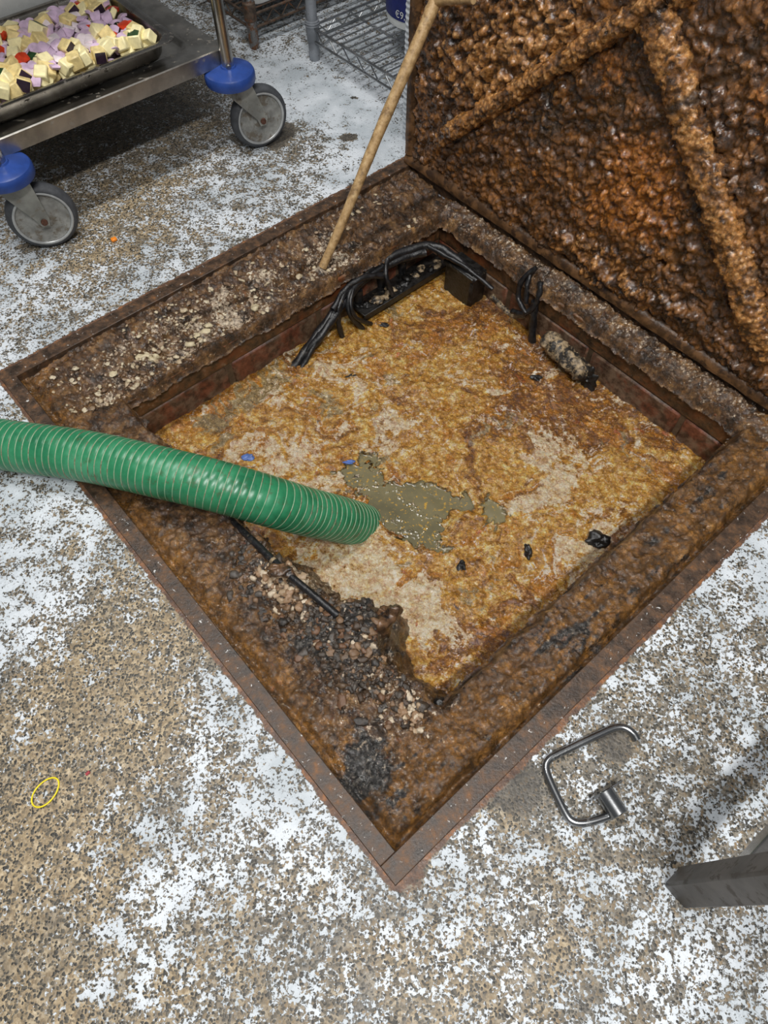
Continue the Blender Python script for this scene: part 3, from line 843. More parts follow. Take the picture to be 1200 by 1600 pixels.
nT = fbm(UX, UY, 13, 5, 381, .55); nM = nrm(fbm(PP, QQ, 8, 3, 391)); nW = nrm(fbm(UX, UY, 16, 6, 395, .62))
thread = np.clip(1 - np.abs(nT) / .03, 0, 1) * sstep(-.4, .7, nM)
brown = sstep(-.9, .9, 3.2 * brown - 1.0 + .8 * nB)
cream = sstep(-.8, .9, 3.0 * cream - 1.35 + .85 * nC)
grey = sstep(-.7, .8, 2.6 * grey - 1.25 + .6 * nG)
orange = sstep(-.4, .6, nO - 1.0)
water = np.clip(water + .22 * nW * (water > .08) - .05, 0, 1) * (1 - .6 * thread)
solid = 1 - sstep(.35, .6, water)
zz = np.full(PP.shape, ZL)
l1 = fbm(PP + wa1, QQ + wa2, 18, 5, 71, .55); l2 = fbm(PP, QQ, 75, 4, 81, .6)
lumps = .012 * (lb(510, 575, .022) + .8 * lb(425, 628, .03) + .6 * lb(400, 640, .02) + .7 * lb(735, 825, .02) + .6 * lb(690, 760, .02) + .5 * lb(560, 590, .03) + .5 * lb(650, 600, .02))
zz = zz + solid * (0.004 + l1 * 0.0085 + l2 * 0.0055 + lumps) + .010 * sstep(.12, .0, QQ - Q0) * sstep(.75, .9, PP)
XYZ = L0 + PP[..., None] * EA + QQ[..., None] * EB + zz[..., None] * EZ
liq = heightmesh('grease_scum', XYZ, np.ones((len(lp_) - 1, len(lq_) - 1), bool), M['liquid'], None,
                 {'mask': np.stack([water, cream, brown], -1), 'mask2': np.stack([grey, thread, orange], -1)})
tag(liq, 'golden brown grease scum and foam floating on grey waste water', 'grease', None, 'stuff')

# ------------------------------------------------------------------ lid standing open
LQ0 = 0.992                     # plane of the crusted underside
LID_P0, LID_P1, LID_H = 0.012, 1.012, 0.965
lid = thing('access_hatch', 'rust and grease crusted manhole lid standing open on its hinge edge', 'lid', wp((LID_P0 + LID_P1) / 2, LQ0, 0.0))
sp_ = 0.0026
a1 = np.arange(LID_P0, LID_P1 + sp_, sp_); a2 = np.arange(0.002, 0.70, sp_)
PP, ZZ = np.meshgrid(a1, a2, indexing='ij')
def ld(u, v, r):
    a, b = pz(u, v, LQ0 - 0.007)
    return np.exp(-((PP - a) ** 2 + (ZZ - b) ** 2) / (r * r))
r1 = fbm(PP, ZZ, 14, 5, 101, .55); r2 = fbm(PP, ZZ, 60, 4, 111, .6)
wx = fbm(PP, ZZ, 30, 2, 121) * .012; wy = fbm(PP, ZZ, 30, 2, 131) * .012
f1, f2, cid = worley((PP + wx) * 62, (ZZ + wy) * 50, 141)
g1, g2, cid2 = worley((PP + wy) * 120, (ZZ + wx) * 105, 151)
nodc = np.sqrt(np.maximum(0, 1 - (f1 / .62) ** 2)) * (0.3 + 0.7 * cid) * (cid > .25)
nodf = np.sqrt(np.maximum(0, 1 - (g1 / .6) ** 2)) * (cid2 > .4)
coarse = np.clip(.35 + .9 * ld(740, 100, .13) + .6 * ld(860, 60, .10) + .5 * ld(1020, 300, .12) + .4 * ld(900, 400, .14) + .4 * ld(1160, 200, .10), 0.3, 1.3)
hgt = 0.004 + r1 * .010 + r2 * .005 + nodc * .0145 * coarse + nodf * .0048
# thick deposit along the lower edge
hgt = hgt + .010 * np.exp(-((ZZ - 0.055 - 0.012 * np.sin(PP * 19) - r1 * .02) / .016) ** 2) * sstep(.25, .6, PP) * (1 + r2)
for (u, v, rr_) in ((772, 242, .007), (1033, 411, .007), (1146, 474, .012)):
    hgt = hgt - .03 * np.clip(ld(u, v, rr_) * 1.6 - .3, 0, 1)
org = np.clip(.8 * ld(1000, 260, .07) + .8 * ld(1010, 330, .07) + .55 * ld(930, 330, .06) + .5 * ld(1190, 170, .04) + .4 * ld(840, 260, .06) + .5 * ld(960, 100, .05) + .2, 0, 1)
drk = np.clip(.75 * ld(850, 190, .07) + .7 * ld(960, 160, .07) + .45 * ld(880, 300, .05) + .55 * ld(1150, 120, .09) + .4 * ld(1100, 330, .05) + .5 * ld(690, 60, .04) + .55 * ld(1070, 400, .05) + .5 * ld(1000, 420, .04) + .3 * ld(660, 150, .05), 0, 1)
pal = np.clip(.6 * ld(740, 120, .10) + .6 * ld(830, 70, .09) + .55 * ld(900, 40, .06) + .55 * ld(920, 400, .07) + .5 * ld(1010, 450, .08) + .4 * ld(1110, 460, .06) + .4 * ld(790, 290, .05), 0, 1)
XYZ = L0 + PP[..., None] * EA + (LQ0 - hgt)[..., None] * EB + ZZ[..., None] * EZ
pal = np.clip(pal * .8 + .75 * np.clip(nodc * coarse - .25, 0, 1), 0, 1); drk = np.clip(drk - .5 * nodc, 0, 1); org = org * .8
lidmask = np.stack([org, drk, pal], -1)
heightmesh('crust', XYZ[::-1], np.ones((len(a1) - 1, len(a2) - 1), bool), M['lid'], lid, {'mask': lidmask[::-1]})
mb = MB(); mb.box(wp((LID_P0 + LID_P1) / 2, LQ0 + 0.012, LID_H / 2 + .001), EA, EB, EZ, LID_P1 - LID_P0, 0.012, LID_H, 0.002)
mb.build('plate', M['rail'], lid)
def lidrim(pa, pb, za, zb, proud=0.016):
    mb = MB()
    horiz = (pb - pa) > (zb - za)
    n = 90
    loops = []
    seed = random.randint(0, 999)
    for i in range(n + 1):
        t = i / n
        w = (zb - za) if horiz else (pb - pa)
        prof = [(0, -.010), (0, proud * .7), (w * .12, proud), (w * .45, proud * 1.0), (w * .75, proud * .8), (w, proud * .35), (w, -.010)]
        nn = float(fbm(np.array([t * 3.0]), np.array([seed * 1.0]), 9, 4, seed)[0]) * .003
        l = []
        for (x, h) in prof:
            if horiz: l.append(wp(pa + t * (pb - pa), LQ0 - h - (nn if h > 0 else 0), za + x))
            else: l.append(wp(pa + x, LQ0 - h - (nn if h > 0 else 0), za + t * (zb - za)))
        loops.append(l)
    mb.loft(loops, 0)
    return mb.build('rim_flange', M['mudbrown'], lid)
M['mudbrown'] = m_simple('greasy_brown_steel', srgb(88, 62, 38), 0.34, 0, 0.45, 45, 0.6, 130, dirt=srgb(52, 36, 24), dirt_amt=0.45)
lidrim(LID_P0, LID_P1, 0.0, 0.024); lidrim(LID_P0, LID_P0 + 0.024, 0.024, LID_H); lidrim(LID_P1 - 0.024, LID_P1, 0.024, LID_H)
lidrim(LID_P0 + .024, LID_P1 - .024, LID_H - 0.024, LID_H)
cp, cz = 0.508, 0.478
def rib(pe, ze, wid, proud, name='cross_rib', sd=1):
    """one caked stiffening bar from the centre of the lid towards a corner"""
    n, m = 240, 40
    d = np.array([pe - cp, ze - cz]); Ln = np.hypot(*d); d /= Ln; nrm = np.array([-d[1], d[0]])
    T, S = np.meshgrid(np.linspace(-0.03, Ln, n), np.linspace(-1, 1, m), indexing='ij')
    a = S * math.pi / 2
    prof = np.sign(np.cos(a)) * np.abs(np.cos(a)) ** 0.45
    pr = proud * (1 - .45 * sstep(Ln - .10, Ln, T))
    w1 = fbm(T, S * .03, 60, 4, 200 + sd, .6); w2 = fbm(T, S * .03, 24, 3, 220 + sd)
    f1, f2, cid = worley(T * 110, S * 2.6, 240 + sd)
    rough = w1 * .006 + w2 * .006 + np.maximum(0, .7 - f1) * .006 + fbm(T, S * .03, 150, 3, 280 + sd) * .003
    off = np.sin(a) * (wid / 2 + rough)
    h = prof * (pr + rough * .8) - 0.004
    pc = cp + d[0] * T + nrm[0] * off; zc = cz + d[1] * T + nrm[1] * off
    X = L0 + pc[..., None] * EA + (LQ0 - h)[..., None] * EB + zc[..., None] * EZ
    org = np.full(T.shape, .3); pal = np.full(T.shape, .62) + w2 * .6 + w1 * .5
    drk = np.clip(.10 + 1.6 * np.maximum(0, fbm(T, S * .02, 18, 3, 260 + sd) - .12), 0, 1)
    e1 = X[1, 0] - X[0, 0]; e2 = X[0, 1] - X[0, 0]
    flip = np.cross(X[n // 2 + 1, m // 2] - X[n // 2, m // 2], X[n // 2, m // 2 + 1] - X[n // 2, m // 2]) @ EB > 0
    msk = np.stack([org, drk, pal], -1)
    if flip: X = X[::-1]; msk = msk[::-1]
    return heightmesh(name, X, np.ones((n - 1, m - 1), bool), M['lid'], lid, {'mask': msk})
rib(0.105, 0.090, 0.030, 0.038, sd=1)
rib(0.915, 0.080, 0.050, 0.034, sd=2)
rib(0.105, 0.87, 0.030, 0.030, sd=3)
rib(0.915, 0.87, 0.046, 0.026, sd=4)

# ------------------------------------------------------------------ suction hose
hose_pts = [fl(-330, 640, .046), fl(-150, 668, .046), fl(0, 694, .046), fl(130, 712, .05), fl(250, 738, .052), fl(340, 760, .040), fl(420, 783, .010), fl(480, 800, -.045), fl(528, 811, -.10), fl(568, 822, -.17), fl(590, 828, -.22)]
hose_pts = [hose_pts[0] + (hose_pts[0] - hose_pts[1]) * k_ for k_ in (5.0, 2.5)] + hose_pts
hp_ = smooth_path(hose_pts, 60)
seg_len = [0.0]
for a, b in zip(hp_[:-1], hp_[1:]): seg_len.append(seg_len[-1] + np.linalg.norm(b - a))
tot = seg_len[-1]; ns = int(tot / 0.0018)
sarr = np.linspace(0, tot, ns); hp_ = np.stack([np.interp(sarr, seg_len, [q[k] for q in hp_]) for k in range(3)], 1)
RH, PITCH = 0.0405, 0.0112
hose = thing('suction_hose', 'ribbed green suction hose running over the pit edge into the grease', 'hose', hp_[0] * np.array([1, 1, 0]))
def rf(i, a, r):
    ph = (sarr[i] / PITCH + a / (2 * math.pi)) % 1.0
    return r + 0.0011 * math.sin(math.pi * ph) ** 0.7 - 0.0004
mb = MB(); mb.tube(hp_, RH, 48, 0, True, rf); mb.build('hose_wall', M['hose'], hose, 80)
# pale spiral that stiffens the hose
T = np.gradient(hp_, axis=0); T /= np.linalg.norm(T, axis=1)[:, None]
N = np.cross(T[0], EZ); N /= np.linalg.norm(N); hel = []
nn_ = []
for i in range(ns):
    N = N - T[i] * (N @ T[i]); N /= np.linalg.norm(N); nn_.append(N.copy())
nn_ = np.array(nn_)
turns = tot / PITCH; hs = np.linspace(0.0, tot * .985, int(turns * 40))
hc = np.stack([np.interp(hs, sarr, hp_[:, k]) for k in range(3)], 1)
hn = np.stack([np.interp(hs, sarr, nn_[:, k]) for k in range(3)], 1); ht = np.stack([np.interp(hs, sarr, T[:, k]) for k in range(3)], 1)
hb = np.cross(ht, hn); ang = -2 * np.pi * hs / PITCH
hel = hc + (hn * np.cos(ang)[:, None] + hb * np.sin(ang)[:, None]) * (RH - 0.0002)
mb = MB(); mb.tube(list(hel), 0.0010, 5, 0, True); sr = mb.build('spiral_rib', M['rib'], hose, 80); sr['label'] = 'pale green spiral rib'

# ------------------------------------------------------------------ wooden stick leaning on the lid
b_p, b_q = pq(503, 412, -0.012)
sb = wp(b_p, b_q, -0.022); selb = onq(680, 4, 0.945)
spts = [sb, sb * .7 + selb * .3 + np.array([.001, 0, 0]), sb * .4 + selb * .6 - np.array([.002, 0, 0]), selb]
d_ = (sb - selb)
path = smooth_path(spts, 14)
tip = onq(740, -3, 0.950)
path2 = smooth_path([path[-3], selb, selb * .6 + tip * .4 + EZ * .003, tip], 10)
rs = np.linspace(.0085, .0115, len(path))
stick = thing('wooden_stick', 'weathered wooden stick with a crooked top leaning from ledge to lid', 'stick', (sb[0], sb[1], sb[2]))
mb = MB(); mb.tube(path, list(rs), 12, 0, True, lambda i, a, r: r * (1 + .025 * math.sin(i * .9 + a * 2) + .04 * math.sin(i * .23 + a))); mb.build('shaft', M['wood'], stick, 70)
mb = MB(); mb.tube(path2, list(np.linspace(.0115, .0085, len(path2))), 12, 0, True, lambda i, a, r: r * (1 + .07 * math.sin(i * 1.3 + a * 2))); mb.build('crook', M['wood'], stick, 70)

# ------------------------------------------------------------------ lumps of fat
def lump_verts(c, r, sq=(1, 1, 1), seed=0, lat=6, lon=9, rough=.28):
    vs, fs = [], []
    rg = np.random.default_rng(seed)
    ph = rg.uniform(0, 6.28, 14); kd = rg.normal(size=(14, 3)); kd /= np.linalg.norm(kd, axis=1)[:, None]
    fq = np.array([2, 2.6, 3.2, 4, 5, 6, 7, 8, 9.5, 11, 13, 15, 17, 20.]); am = 1.6 / fq
    nk = 6 if lon < 10 else 14
    for i in range(lat + 1):
        th = math.pi * i / lat
        for k in range(lon):
            a = 2 * math.pi * k / lon
            d = np.array([math.sin(th) * math.cos(a), math.sin(th) * math.sin(a), math.cos(th)])
            rr = r * max(.35, 1 + rough * float((am[:nk] * np.sin(fq[:nk] * (kd[:nk] @ d) + ph[:nk])).sum()))
            vs.append(np.array(c) + d * rr * np.array(sq))
    for i in range(lat):
        for k in range(lon):
            fs.append((i * lon + k, (i + 1) * lon + k, (i + 1) * lon + (k + 1) % lon, i * lon + (k + 1) % lon))
    return vs, fs

def scatter(name, items, label, cat):
    mb = MB(); tints = []
    for k, (c, r, sq, tint) in enumerate(items):
        vs, fs = lump_verts(c, r, sq, k + len(items), 6, 8, .5)
        mb.add(vs, fs); tints += [tint[:3]] * len(vs)
    o = mb.build(name, M['lump'], None, 70)
    at = o.data.attributes.new('tint', 'FLOAT_COLOR', 'POINT')
    t4 = np.concatenate([np.array(tints), np.ones((len(tints), 1))], 1)
    at.data.foreach_set('color', t4.ravel().astype(np.float32))
    tag(o, label, cat, None, 'stuff')
    return o
items = []
pal_l = [srgb(206, 192, 164), srgb(180, 160, 130), srgb(150, 128, 104), srgb(110, 86, 64), srgb(196, 180, 150)]
rr = random.Random(3)
for k in range(1100):                                     # crumbs on the left ledge
    q = rr.uniform(.05, .9); p = rr.uniform(.045, .172)
    if q > .55 and rr.random() < .75: continue
    if rr.random() > .35 + .65 * max(0, math.sin(q * 17 + p * 30)): continue
    r = rr.choice([.0016, .002, .0026, .003, .0042])
    items.append((wp(p, q, mudz(p, q) + r * .3), r, (rr.uniform(.8, 1.4), rr.uniform(.8, 1.4), .6), rr.choice(pal_l)))
for u, v in ((322, 523), (310, 530), (298, 545), (245, 565), (238, 568), (225, 562), (400, 488), (330, 515), (180, 590), (430, 680)):
    p, q = pq(u, v, -.03)
    if p < P0: items.append((wp(p, q, mudz(p, q) + .003), rr.uniform(.004, .007), (1.3, 1, .6), srgb(204, 190, 156)))
scatter('fat_crumbs', items, 'pale crumbs of dried fat scattered over the left ledge', 'crumbs')
items = []
pal_d = [srgb(40, 38, 36), srgb(62, 56, 50), srgb(90, 72, 54), srgb(120, 94, 70), srgb(190, 172, 146), srgb(58, 44, 32), srgb(78, 74, 70), srgb(104, 74, 52), srgb(48, 40, 34)]
for k in range(900):
    t = rr.random()
    u = 400 + t * 240 + rr.gauss(0, 34); v = 860 + t * 250 + rr.gauss(0, 38)
    if v > 1140: continue
    p, q = pq(u, v, -.01)
    if not (P0 < p < P1 - .01 and RW + .035 < q < Q0 + float(np.interp(p, [0, .25, .45, .55, .70, .745, .775, .81, .835, .87, .92, .96], [0, .0, .012, .016, .03, .055, .085, .080, .045, .035, .05, .06])) - .004): continue
    r = rr.choice([.002, .0025, .003, .0035, .004, .0045, .006])
    items.append((wp(p, q, mudz(p, q) - r * .2), r, (rr.uniform(.8, 1.3), rr.uniform(.8, 1.3), .75), rr.choice(pal_d) if r < .0038 else rr.choice(pal_d[:4] + pal_d[5:])))
for (u0, v0, sg_, n_) in ((440, 915, 16, 60), (415, 905, 12, 25), (475, 945, 14, 25), (648, 1122, 12, 26), (640, 1088, 5, 8), (590, 1010, 22, 18)):
    for k in range(n_):
        p, q = pq(u0 + rr.gauss(0, sg_), v0 + rr.gauss(0, sg_), -.005)
        if not (P0 < p < P1 + .02 and RW + .03 < q < Q0 + .05): continue
        r = rr.choice([.0022, .003, .004, .0055])
        items.append((wp(p, q, mudz(p, q) + r * .25), r, (rr.uniform(.8, 1.3), rr.uniform(.8, 1.3), .8), rr.choice([srgb(196, 176, 148), srgb(170, 146, 118), srgb(206, 190, 166), srgb(150, 120, 92)])))
scatter('grease_debris', items, 'heap of dark and pale grease lumps below the black rod', 'debris')

def lumpthing(name, label, cat, c, r, sq, mat, seed, rough=.3, group=None):
    mb = MB(); vs, fs = lump_verts(c, r, sq, seed, 26, 36, rough); mb.add(vs, fs)
    return tag(mb.build(name, mat, None, 80), label, cat, group)
p, q = pq(603, 962, .0)
lumpthing('fat_knob', 'tall shiny brown lump of hardened fat at the tip of the debris heap', 'fat lump', wp(p, q, .002), .020, (1, .9, 1.5), M['knob'], 5, .36)
p, q = pq(705, 1092, -.04)
lumpthing('black_pebble', 'round black lump at the lower end of the debris heap', 'lump', wp(.945, .205, -.052), .009, (1, 1, .9), M['black'], 8, .15)
for k, (u, v, r, sq, lab) in enumerate((
        (935, 846, .014, (1.2, .9, .6), 'largest black clump floating near the right-hand ledge'),
        (722, 886, .010, (.7, 1.2, .6), 'black clump floating in pale foam below the grey water'),
        (826, 862, .008, (.8, 1.2, .6), 'small black clump floating right of the grey water'),
        (548, 588, .009, (1, .8, .5), 'grey clump floating below the hanging cables'),
        (497, 578, .006, (1, 1, .5), 'tiny dark clump stuck on a cream fat blob'),
        (838, 590, .008, (1.1, .7, .5), 'black clump floating in front of the crusted pipe stub'),
        (600, 508, .006, (1.5, .7, .5), 'flat dark clump floating beside the steel ledge'))):
    p, q = pq(u, v, ZL + .006)
    lumpthing('floating_clump', lab, 'clump', wp(p, q, ZL + .006), r, sq, M['black'], 20 + k, .45, 'dark clumps floating in the grease')
for k, (u, v, r, lab) in enumerate(((546, 722, .008, 'blue plastic scrap floating beyond the hose mouth'), (387, 714, .008, 'blue plastic scrap lying against the upper side of the hose'))):
    z_ = ZL + .006
    p, q = pq(u, v, z_)
    lumpthing('plastic_scrap', lab, 'scrap', wp(p, q, z_), r, (1.2, .7, .35), M['bluebit'], 50 + k, .4, 'blue scraps in the grease')

# ------------------------------------------------------------------ black rod on the heap
rod = thing('black_rod', 'thin black plastic rod lying along the edge of the debris heap', 'rod', fl(372, 822, -.03))
rp = smooth_path([fl(350, 800, -.03), fl(372, 822, -.008), fl(440, 888, .016), fl(490, 930, .022), fl(528, 962, .018)], 8)
mb = MB(); mb.tube(rp, .0058, 12); mb.build('shaft', M['cable'], rod, 70)
c = fl(428, 877, .012); d = fl(440, 888, .016) - c; d /= np.linalg.norm(d)
mb = MB(); mb.tube([c - d * .003, c + d * .003], .0066, 12); k = mb.build('pale_ring', M['crust'], rod, 70)
p, q = pq(438, 890, .005)
lumpthing('sludge_flake', 'brown curled flake of sludge resting across the black rod', 'flake', fl(438, 888, .024), .013, (1.3, .75, .45), M['knob'], 31, .4)

# ------------------------------------------------------------------ cables in the far corner
def cable(pts, r, label, n=10, name='black_cable', mat=None, group='black cables in the far corner of the pit'):
    P = smooth_path([fl(u, v, z) for u, v, z in pts], n)
    mb = MB(); mb.tube(P, r, 10, 0, True, lambda i, a, rr: rr * (1 + .10 * math.sin(i * .9 + 2 * a)))
    return tag(mb.build(name, mat or M['cable'], None, 70), label, 'cable', group)
cable([(458, 575, -.15), (485, 538, -.12), (520, 490, -.085), (565, 432, -.06), (620, 398, -.05), (672, 384, -.048), (710, 402, -.056), (745, 440, -.075)], .0095, 'thickest black cable arching from the grease around the far corner')
cable([(470, 560, -.14), (505, 520, -.10), (540, 470, -.075), (580, 428, -.062), (635, 402, -.058), (665, 394, -.056)], .0085, 'black cable running just below the thickest one')
cable([(482, 545, -.135), (515, 502, -.09), (545, 448, -.065), (590, 412, -.054), (640, 390, -.05)], .0075, 'black cable on top of the bundle along the left wall')
cable([(520, 484, -.07), (540, 452, -.055), (568, 434, -.05), (598, 430, -.062)], .0065, 'short black cable bridging the bundle')
cable([(545, 448, -.055), (530, 478, -.070), (529, 505, -.105), (536, 530, -.15)], .0060, 'black cable end hanging into the grease, leftmost')
cable([(572, 432, -.055), (548, 458, -.062), (546, 488, -.090), (566, 514, -.145)], .0065, 'black cable end curling inwards beside the leftmost one')
cable([(605, 405, -.045), (603, 430, -.060), (614, 462, -.105)], .0052, 'thin black cable end hanging beside the steel ledge')
cable([(560, 430, -.05), (548, 470, -.066), (556, 496, -.10), (580, 506, -.14)], .0045, 'thin black cable end curling outwards in front of the bundle')
cable([(500, 520, -.10), (488, 545, -.12), (470, 578, -.15)], .0055, 'short black cable stub at the left foot of the bundle')
cable([(668, 384, -.045), (700, 402, -.05), (728, 418, -.055), (770, 452, -.075)], .005, 'black cable running over the black box')
CQ = [([(838, 418, .945), (816, 438, .925), (810, 466, .915), (822, 490, .905)], .0055, 'black cable loop hanging left on the back wall'),
      ([(832, 420, .945), (824, 445, .925), (822, 474, .915)], .0052, 'black cable loop hanging in the middle on the back wall'),
      ([(845, 440, .935), (842, 462, .925), (832, 482, .915), (815, 490, .905), (800, 486, .905)], .0060, 'black cable curving back towards the black box'),
      ([(836, 470, .922), (833, 500, .918), (831, 540, .912)], .0085, 'thick black cable stub dropping straight into the grease')]
for pts, r, lab in CQ:
    cable([(u, v, float(onq(u, v, q)[2])) for u, v, q in pts], r, lab, group='black cable loops on the back wall')
cable([(768, 462, -.085), (785, 480, -.105), (800, 492, -.115), (820, 494, -.115)], .006, 'pale crusted pipe sagging between the black box and the cables', mat=M['crust'], name='crusted_pipe', group=None)
# black box in the corner
bx = thing('junction_box', 'grimy black box fixed in the far corner of the pit', 'box', wp(.30, .905, -.13))
c = onq(742, 440, .905); c2 = wp(.285, .905, -.105)
mb = MB(); mb.box(wp(.297, .905, -.106), EA, EB, EZ, .085, .05, .085, .006); mb.build('body', M['black'], bx)
mb = MB(); mb.box(wp(.297, .880, -.068), EA, EB, EZ, .090, .006, .010, .002); mb.build('cover_lip', M['black'], bx)
# steel ledge along the left wall with crusts on it
sg = thing('steel_ledge', 'narrow steel ledge with pale crusts along the left pit wall', 'bracket', wp(.20, .77, -.13))
mb = MB(); mb.box(wp(.205, .795, -.116), EA, EB, EZ, .052, .25, .006, .001); mb.box(wp(.228, .795, -.122), EA, EB, EZ, .004, .25, .016, .001); mb.build('angle_bar', M['black'], sg)
for k in range(16):
    q = .68 + k * .0150; mb = MB()
    r = rr.uniform(.008, .014)
    vs, fs = lump_verts(wp(rr.uniform(.198, .220), q, -.113), r, (1, 1, .55), 300 + k, 8, 12, .4); mb.add(vs, fs)
    mb.build('crust_lump', M['crust'] if rr.random() < .75 else M['black'], sg, 80)
for k, (u, v) in enumerate(((560, 465), (595, 440), (628, 418))):
    mb = MB(); b_ = fl(u, v, -.10)
    mb.rev([(0, .022), (.009, .022), (.010, .018), (.010, 0), (.008, -.014)], b_, EZ, 14); mb.build('cable_gland', M['cable'], sg)
# crusted pipe stub at the back wall
cs = thing('pipe_stub', 'short pipe stub thick with pale mortar crust at the back wall', 'pipe', wp(.62, .90, -.145))
n, m = 40, 26
T_, A_ = np.meshgrid(np.linspace(0, 1, n), np.linspace(0, 2 * np.pi, m), indexing='ij')
ca = wp(.528, .905, -.100); cb = wp(.655, .900, -.114)
ax = (cb - ca) / np.linalg.norm(cb - ca); n1 = np.cross(ax, EZ); n1 /= np.linalg.norm(n1); n2 = np.cross(n1, ax)
rad = .021 + fbm(T_ * .12, np.abs(A_ - np.pi) * .02, 70, 4, 400, .6) * .012
rad = rad * np.sqrt(np.clip(1 - (2 * np.abs(T_ - .5)) ** 8, 0.02, 1))
X = ca + (cb - ca) * T_[..., None] + (n1 * np.cos(A_)[..., None] + n2 * np.sin(A_)[..., None]) * rad[..., None]
heightmesh('crusted_barrel', X, np.ones((n - 1, m - 1), bool), M['crust'], cs)
mb = MB(); vs, fs = lump_verts(wp(.655, .905, -.124), .021, (1.0, .8, 1.2), 77, 26, 36, .5); mb.add(vs, fs); mb.build('black_end', M['black'], cs, 80)

# ------------------------------------------------------------------ lifting handle on the floor
hz = .0065
lh = thing('lifting_handle', 'bent steel lifting handle with a short cross tube lying on the floor', 'handle', fl(900, 1220, 0))
hpath = [fl(996, 1157, hz), fl(990, 1147, hz), fl(978, 1138, hz), fl(962, 1137, hz), fl(935, 1148, hz), fl(875, 1177, hz), fl(858, 1187, hz), fl(853, 1200, hz), fl(860, 1222, hz), fl(882, 1268, hz), fl(893, 1282, hz), fl(908, 1286, hz), fl(930, 1282, hz), fl(962, 1271, hz)]
mb = MB(); mb.tube(smooth_path(hpath, 6), .0052, 14); mb.build('bent_rod', M['handle_steel'], lh, 70)
ca, cb = fl(943, 1236, .0125), fl(968, 1274, .0125)
d = (cb - ca) / np.linalg.norm(cb - ca)
mb = MB(); mb.rev([(0.0095, 0.001), (.0115, 0), (.0125, .001), (.0125, np.linalg.norm(cb - ca) - .001), (.0115, np.linalg.norm(cb - ca)), (.0001, np.linalg.norm(cb - ca))], ca, d, 28)
mb.build('cross_tube', M['handle_steel'], lh)
s_ = np.array([d[1], -d[0], 0])
if s_ @ np.array([1, .3, 0]) < 0: s_ = -s_
mb = MB(); mb.box(ca + s_ * .004 + d * .001 - EZ * .002, s_, d, EZ, .046, .003, .018, .001); mb.build('key_blade', M['handle_steel'], lh)

# ------------------------------------------------------------------ table with a square leg
tb = thing('steel_table', 'grimy square steel table leg standing at the lower right corner', 'table', fl(1060, 1385, 0))
c0, c1, c2 = fl(1036, 1382), fl(1064, 1414), fl(1056, 1357)
e1 = (c1 - c0); w1 = np.linalg.norm(e1); e1 /= w1
e2 = np.array([-e1[1], e1[0], 0]);
if e2 @ (c2 - c0) < 0: e2 = -e2
w1 = .034
lc = c0 + e1 * w1 / 2 + e2 * w1 / 2
mb = MB(); mb.box(lc + EZ * .21, e1, e2, EZ, w1, w1, .42, .003); mb.build('leg', M['leg_steel'], tb)
mb = MB(); mb.box(lc + EZ * .006, e1, e2, EZ, w1 * .96, w1 * .96, .008, .001); mb.build('foot_cap', M['rubber'], tb)
mb = MB(); mb.box(lc + e2 * .30 + EZ * .165, e1, e2, EZ, .030, .57, .030, .002); mb.build('lower_rail', M['tube_steel'], tb)

# ------------------------------------------------------------------ small litter on the floor
c = fl(70, 1239, .0015); pts = []
ea_ = (fl(90, 1216) - fl(52, 1260)); ra = np.linalg.norm(ea_) / 2 * .95; ea_ /= np.linalg.norm(ea_); eb_ = np.array([-ea_[1], ea_[0], 0])
for k in range(41):
    a = 2 * math.pi * k / 40; pts.append(c + ea_ * math.cos(a) * ra * (1 + .06 * math.cos(a)) + eb_ * math.sin(a) * ra * .68)
mb = MB(); mb.tube(pts, .0011, 8, 0, False); tag(mb.build('rubber_band', M['yellow'], None, 70), 'yellow rubber band lying on the bare floor', 'rubber band')
c = fl(178, 374, .003)
mb = MB(); mb.box(c, (.8, .6, 0), (-.6, .8, 0), EZ, .012, .010, .006, .0015); tag(mb.build('carrot_piece', M['orange']), 'small orange carrot chip on the floor near the trolley', 'carrot')
c = fl(137, 1208, .002)
mb = MB(); mb.box(c, (.7, .71, 0), (-.71, .7, 0), EZ, .006, .004, .002, .0006); tag(mb.build('onion_skin', M['redbit']), 'tiny red scrap beside the yellow rubber band', 'scrap')

# ------------------------------------------------------------------ trolley
ZSH = 0.212                               # rim height of the lower shelf
TQ0, TQ1 = 0.205, 0.738; TP1 = -0.2775; TP0 = TP1 - 0.86
tr = thing('catering_trolley', 'stainless steel kitchen trolley on castors with blue bumper discs', 'trolley', wp((TP0 + TP1) / 2, (TQ0 + TQ1) / 2, 0))
def rrect(p0, p1, q0, q1, z, r, n=8):
    out = []
    for (cx, cy, a0) in ((p1 - r, q1 - r, 0), (p0 + r, q1 - r, 90), (p0 + r, q0 + r, 180), (p1 - r, q0 + r, 270)):
        for k in range(n + 1):
            a = math.radians(a0 + 90 * k / n)
            out.append(wp(cx + r * math.cos(a), cy + r * math.sin(a), z))
    return out
def shelf(zr, name):
    L = []
    def add(ins, zz, r): L.append(rrect(TP0 + ins, TP1 - ins, TQ0 + ins, TQ1 - ins, zz, r))
    add(.004, zr - .032, .004); add(0, zr - .032, .005); add(0, zr - .002, .005); add(.002, zr, .006)
    add(.045, zr - .001, .035); add(.052, zr - .006, .034); add(.058, zr - .014, .03); add(.066, zr - .018, .028)
    mb = MB(); mb.loft(L, 0, False, True)
    mb.loft([rrect(TP0 + .004, TP1 - .004, TQ0 + .004, TQ1 - .004, zr - .021, .004), rrect(TP0 + .004, TP1 - .004, TQ0 + .004, TQ1 - .004, zr - .024, .004)], 0)
    return mb.build(name, M['steel'], tr, 35)
shelf(ZSH, 'shelf'); shelf(0.86, 'shelf')
legs = [(-.2625, .727), (-.2625, .223), (TP0 + .014, .727), (TP0 + .014, .223)]
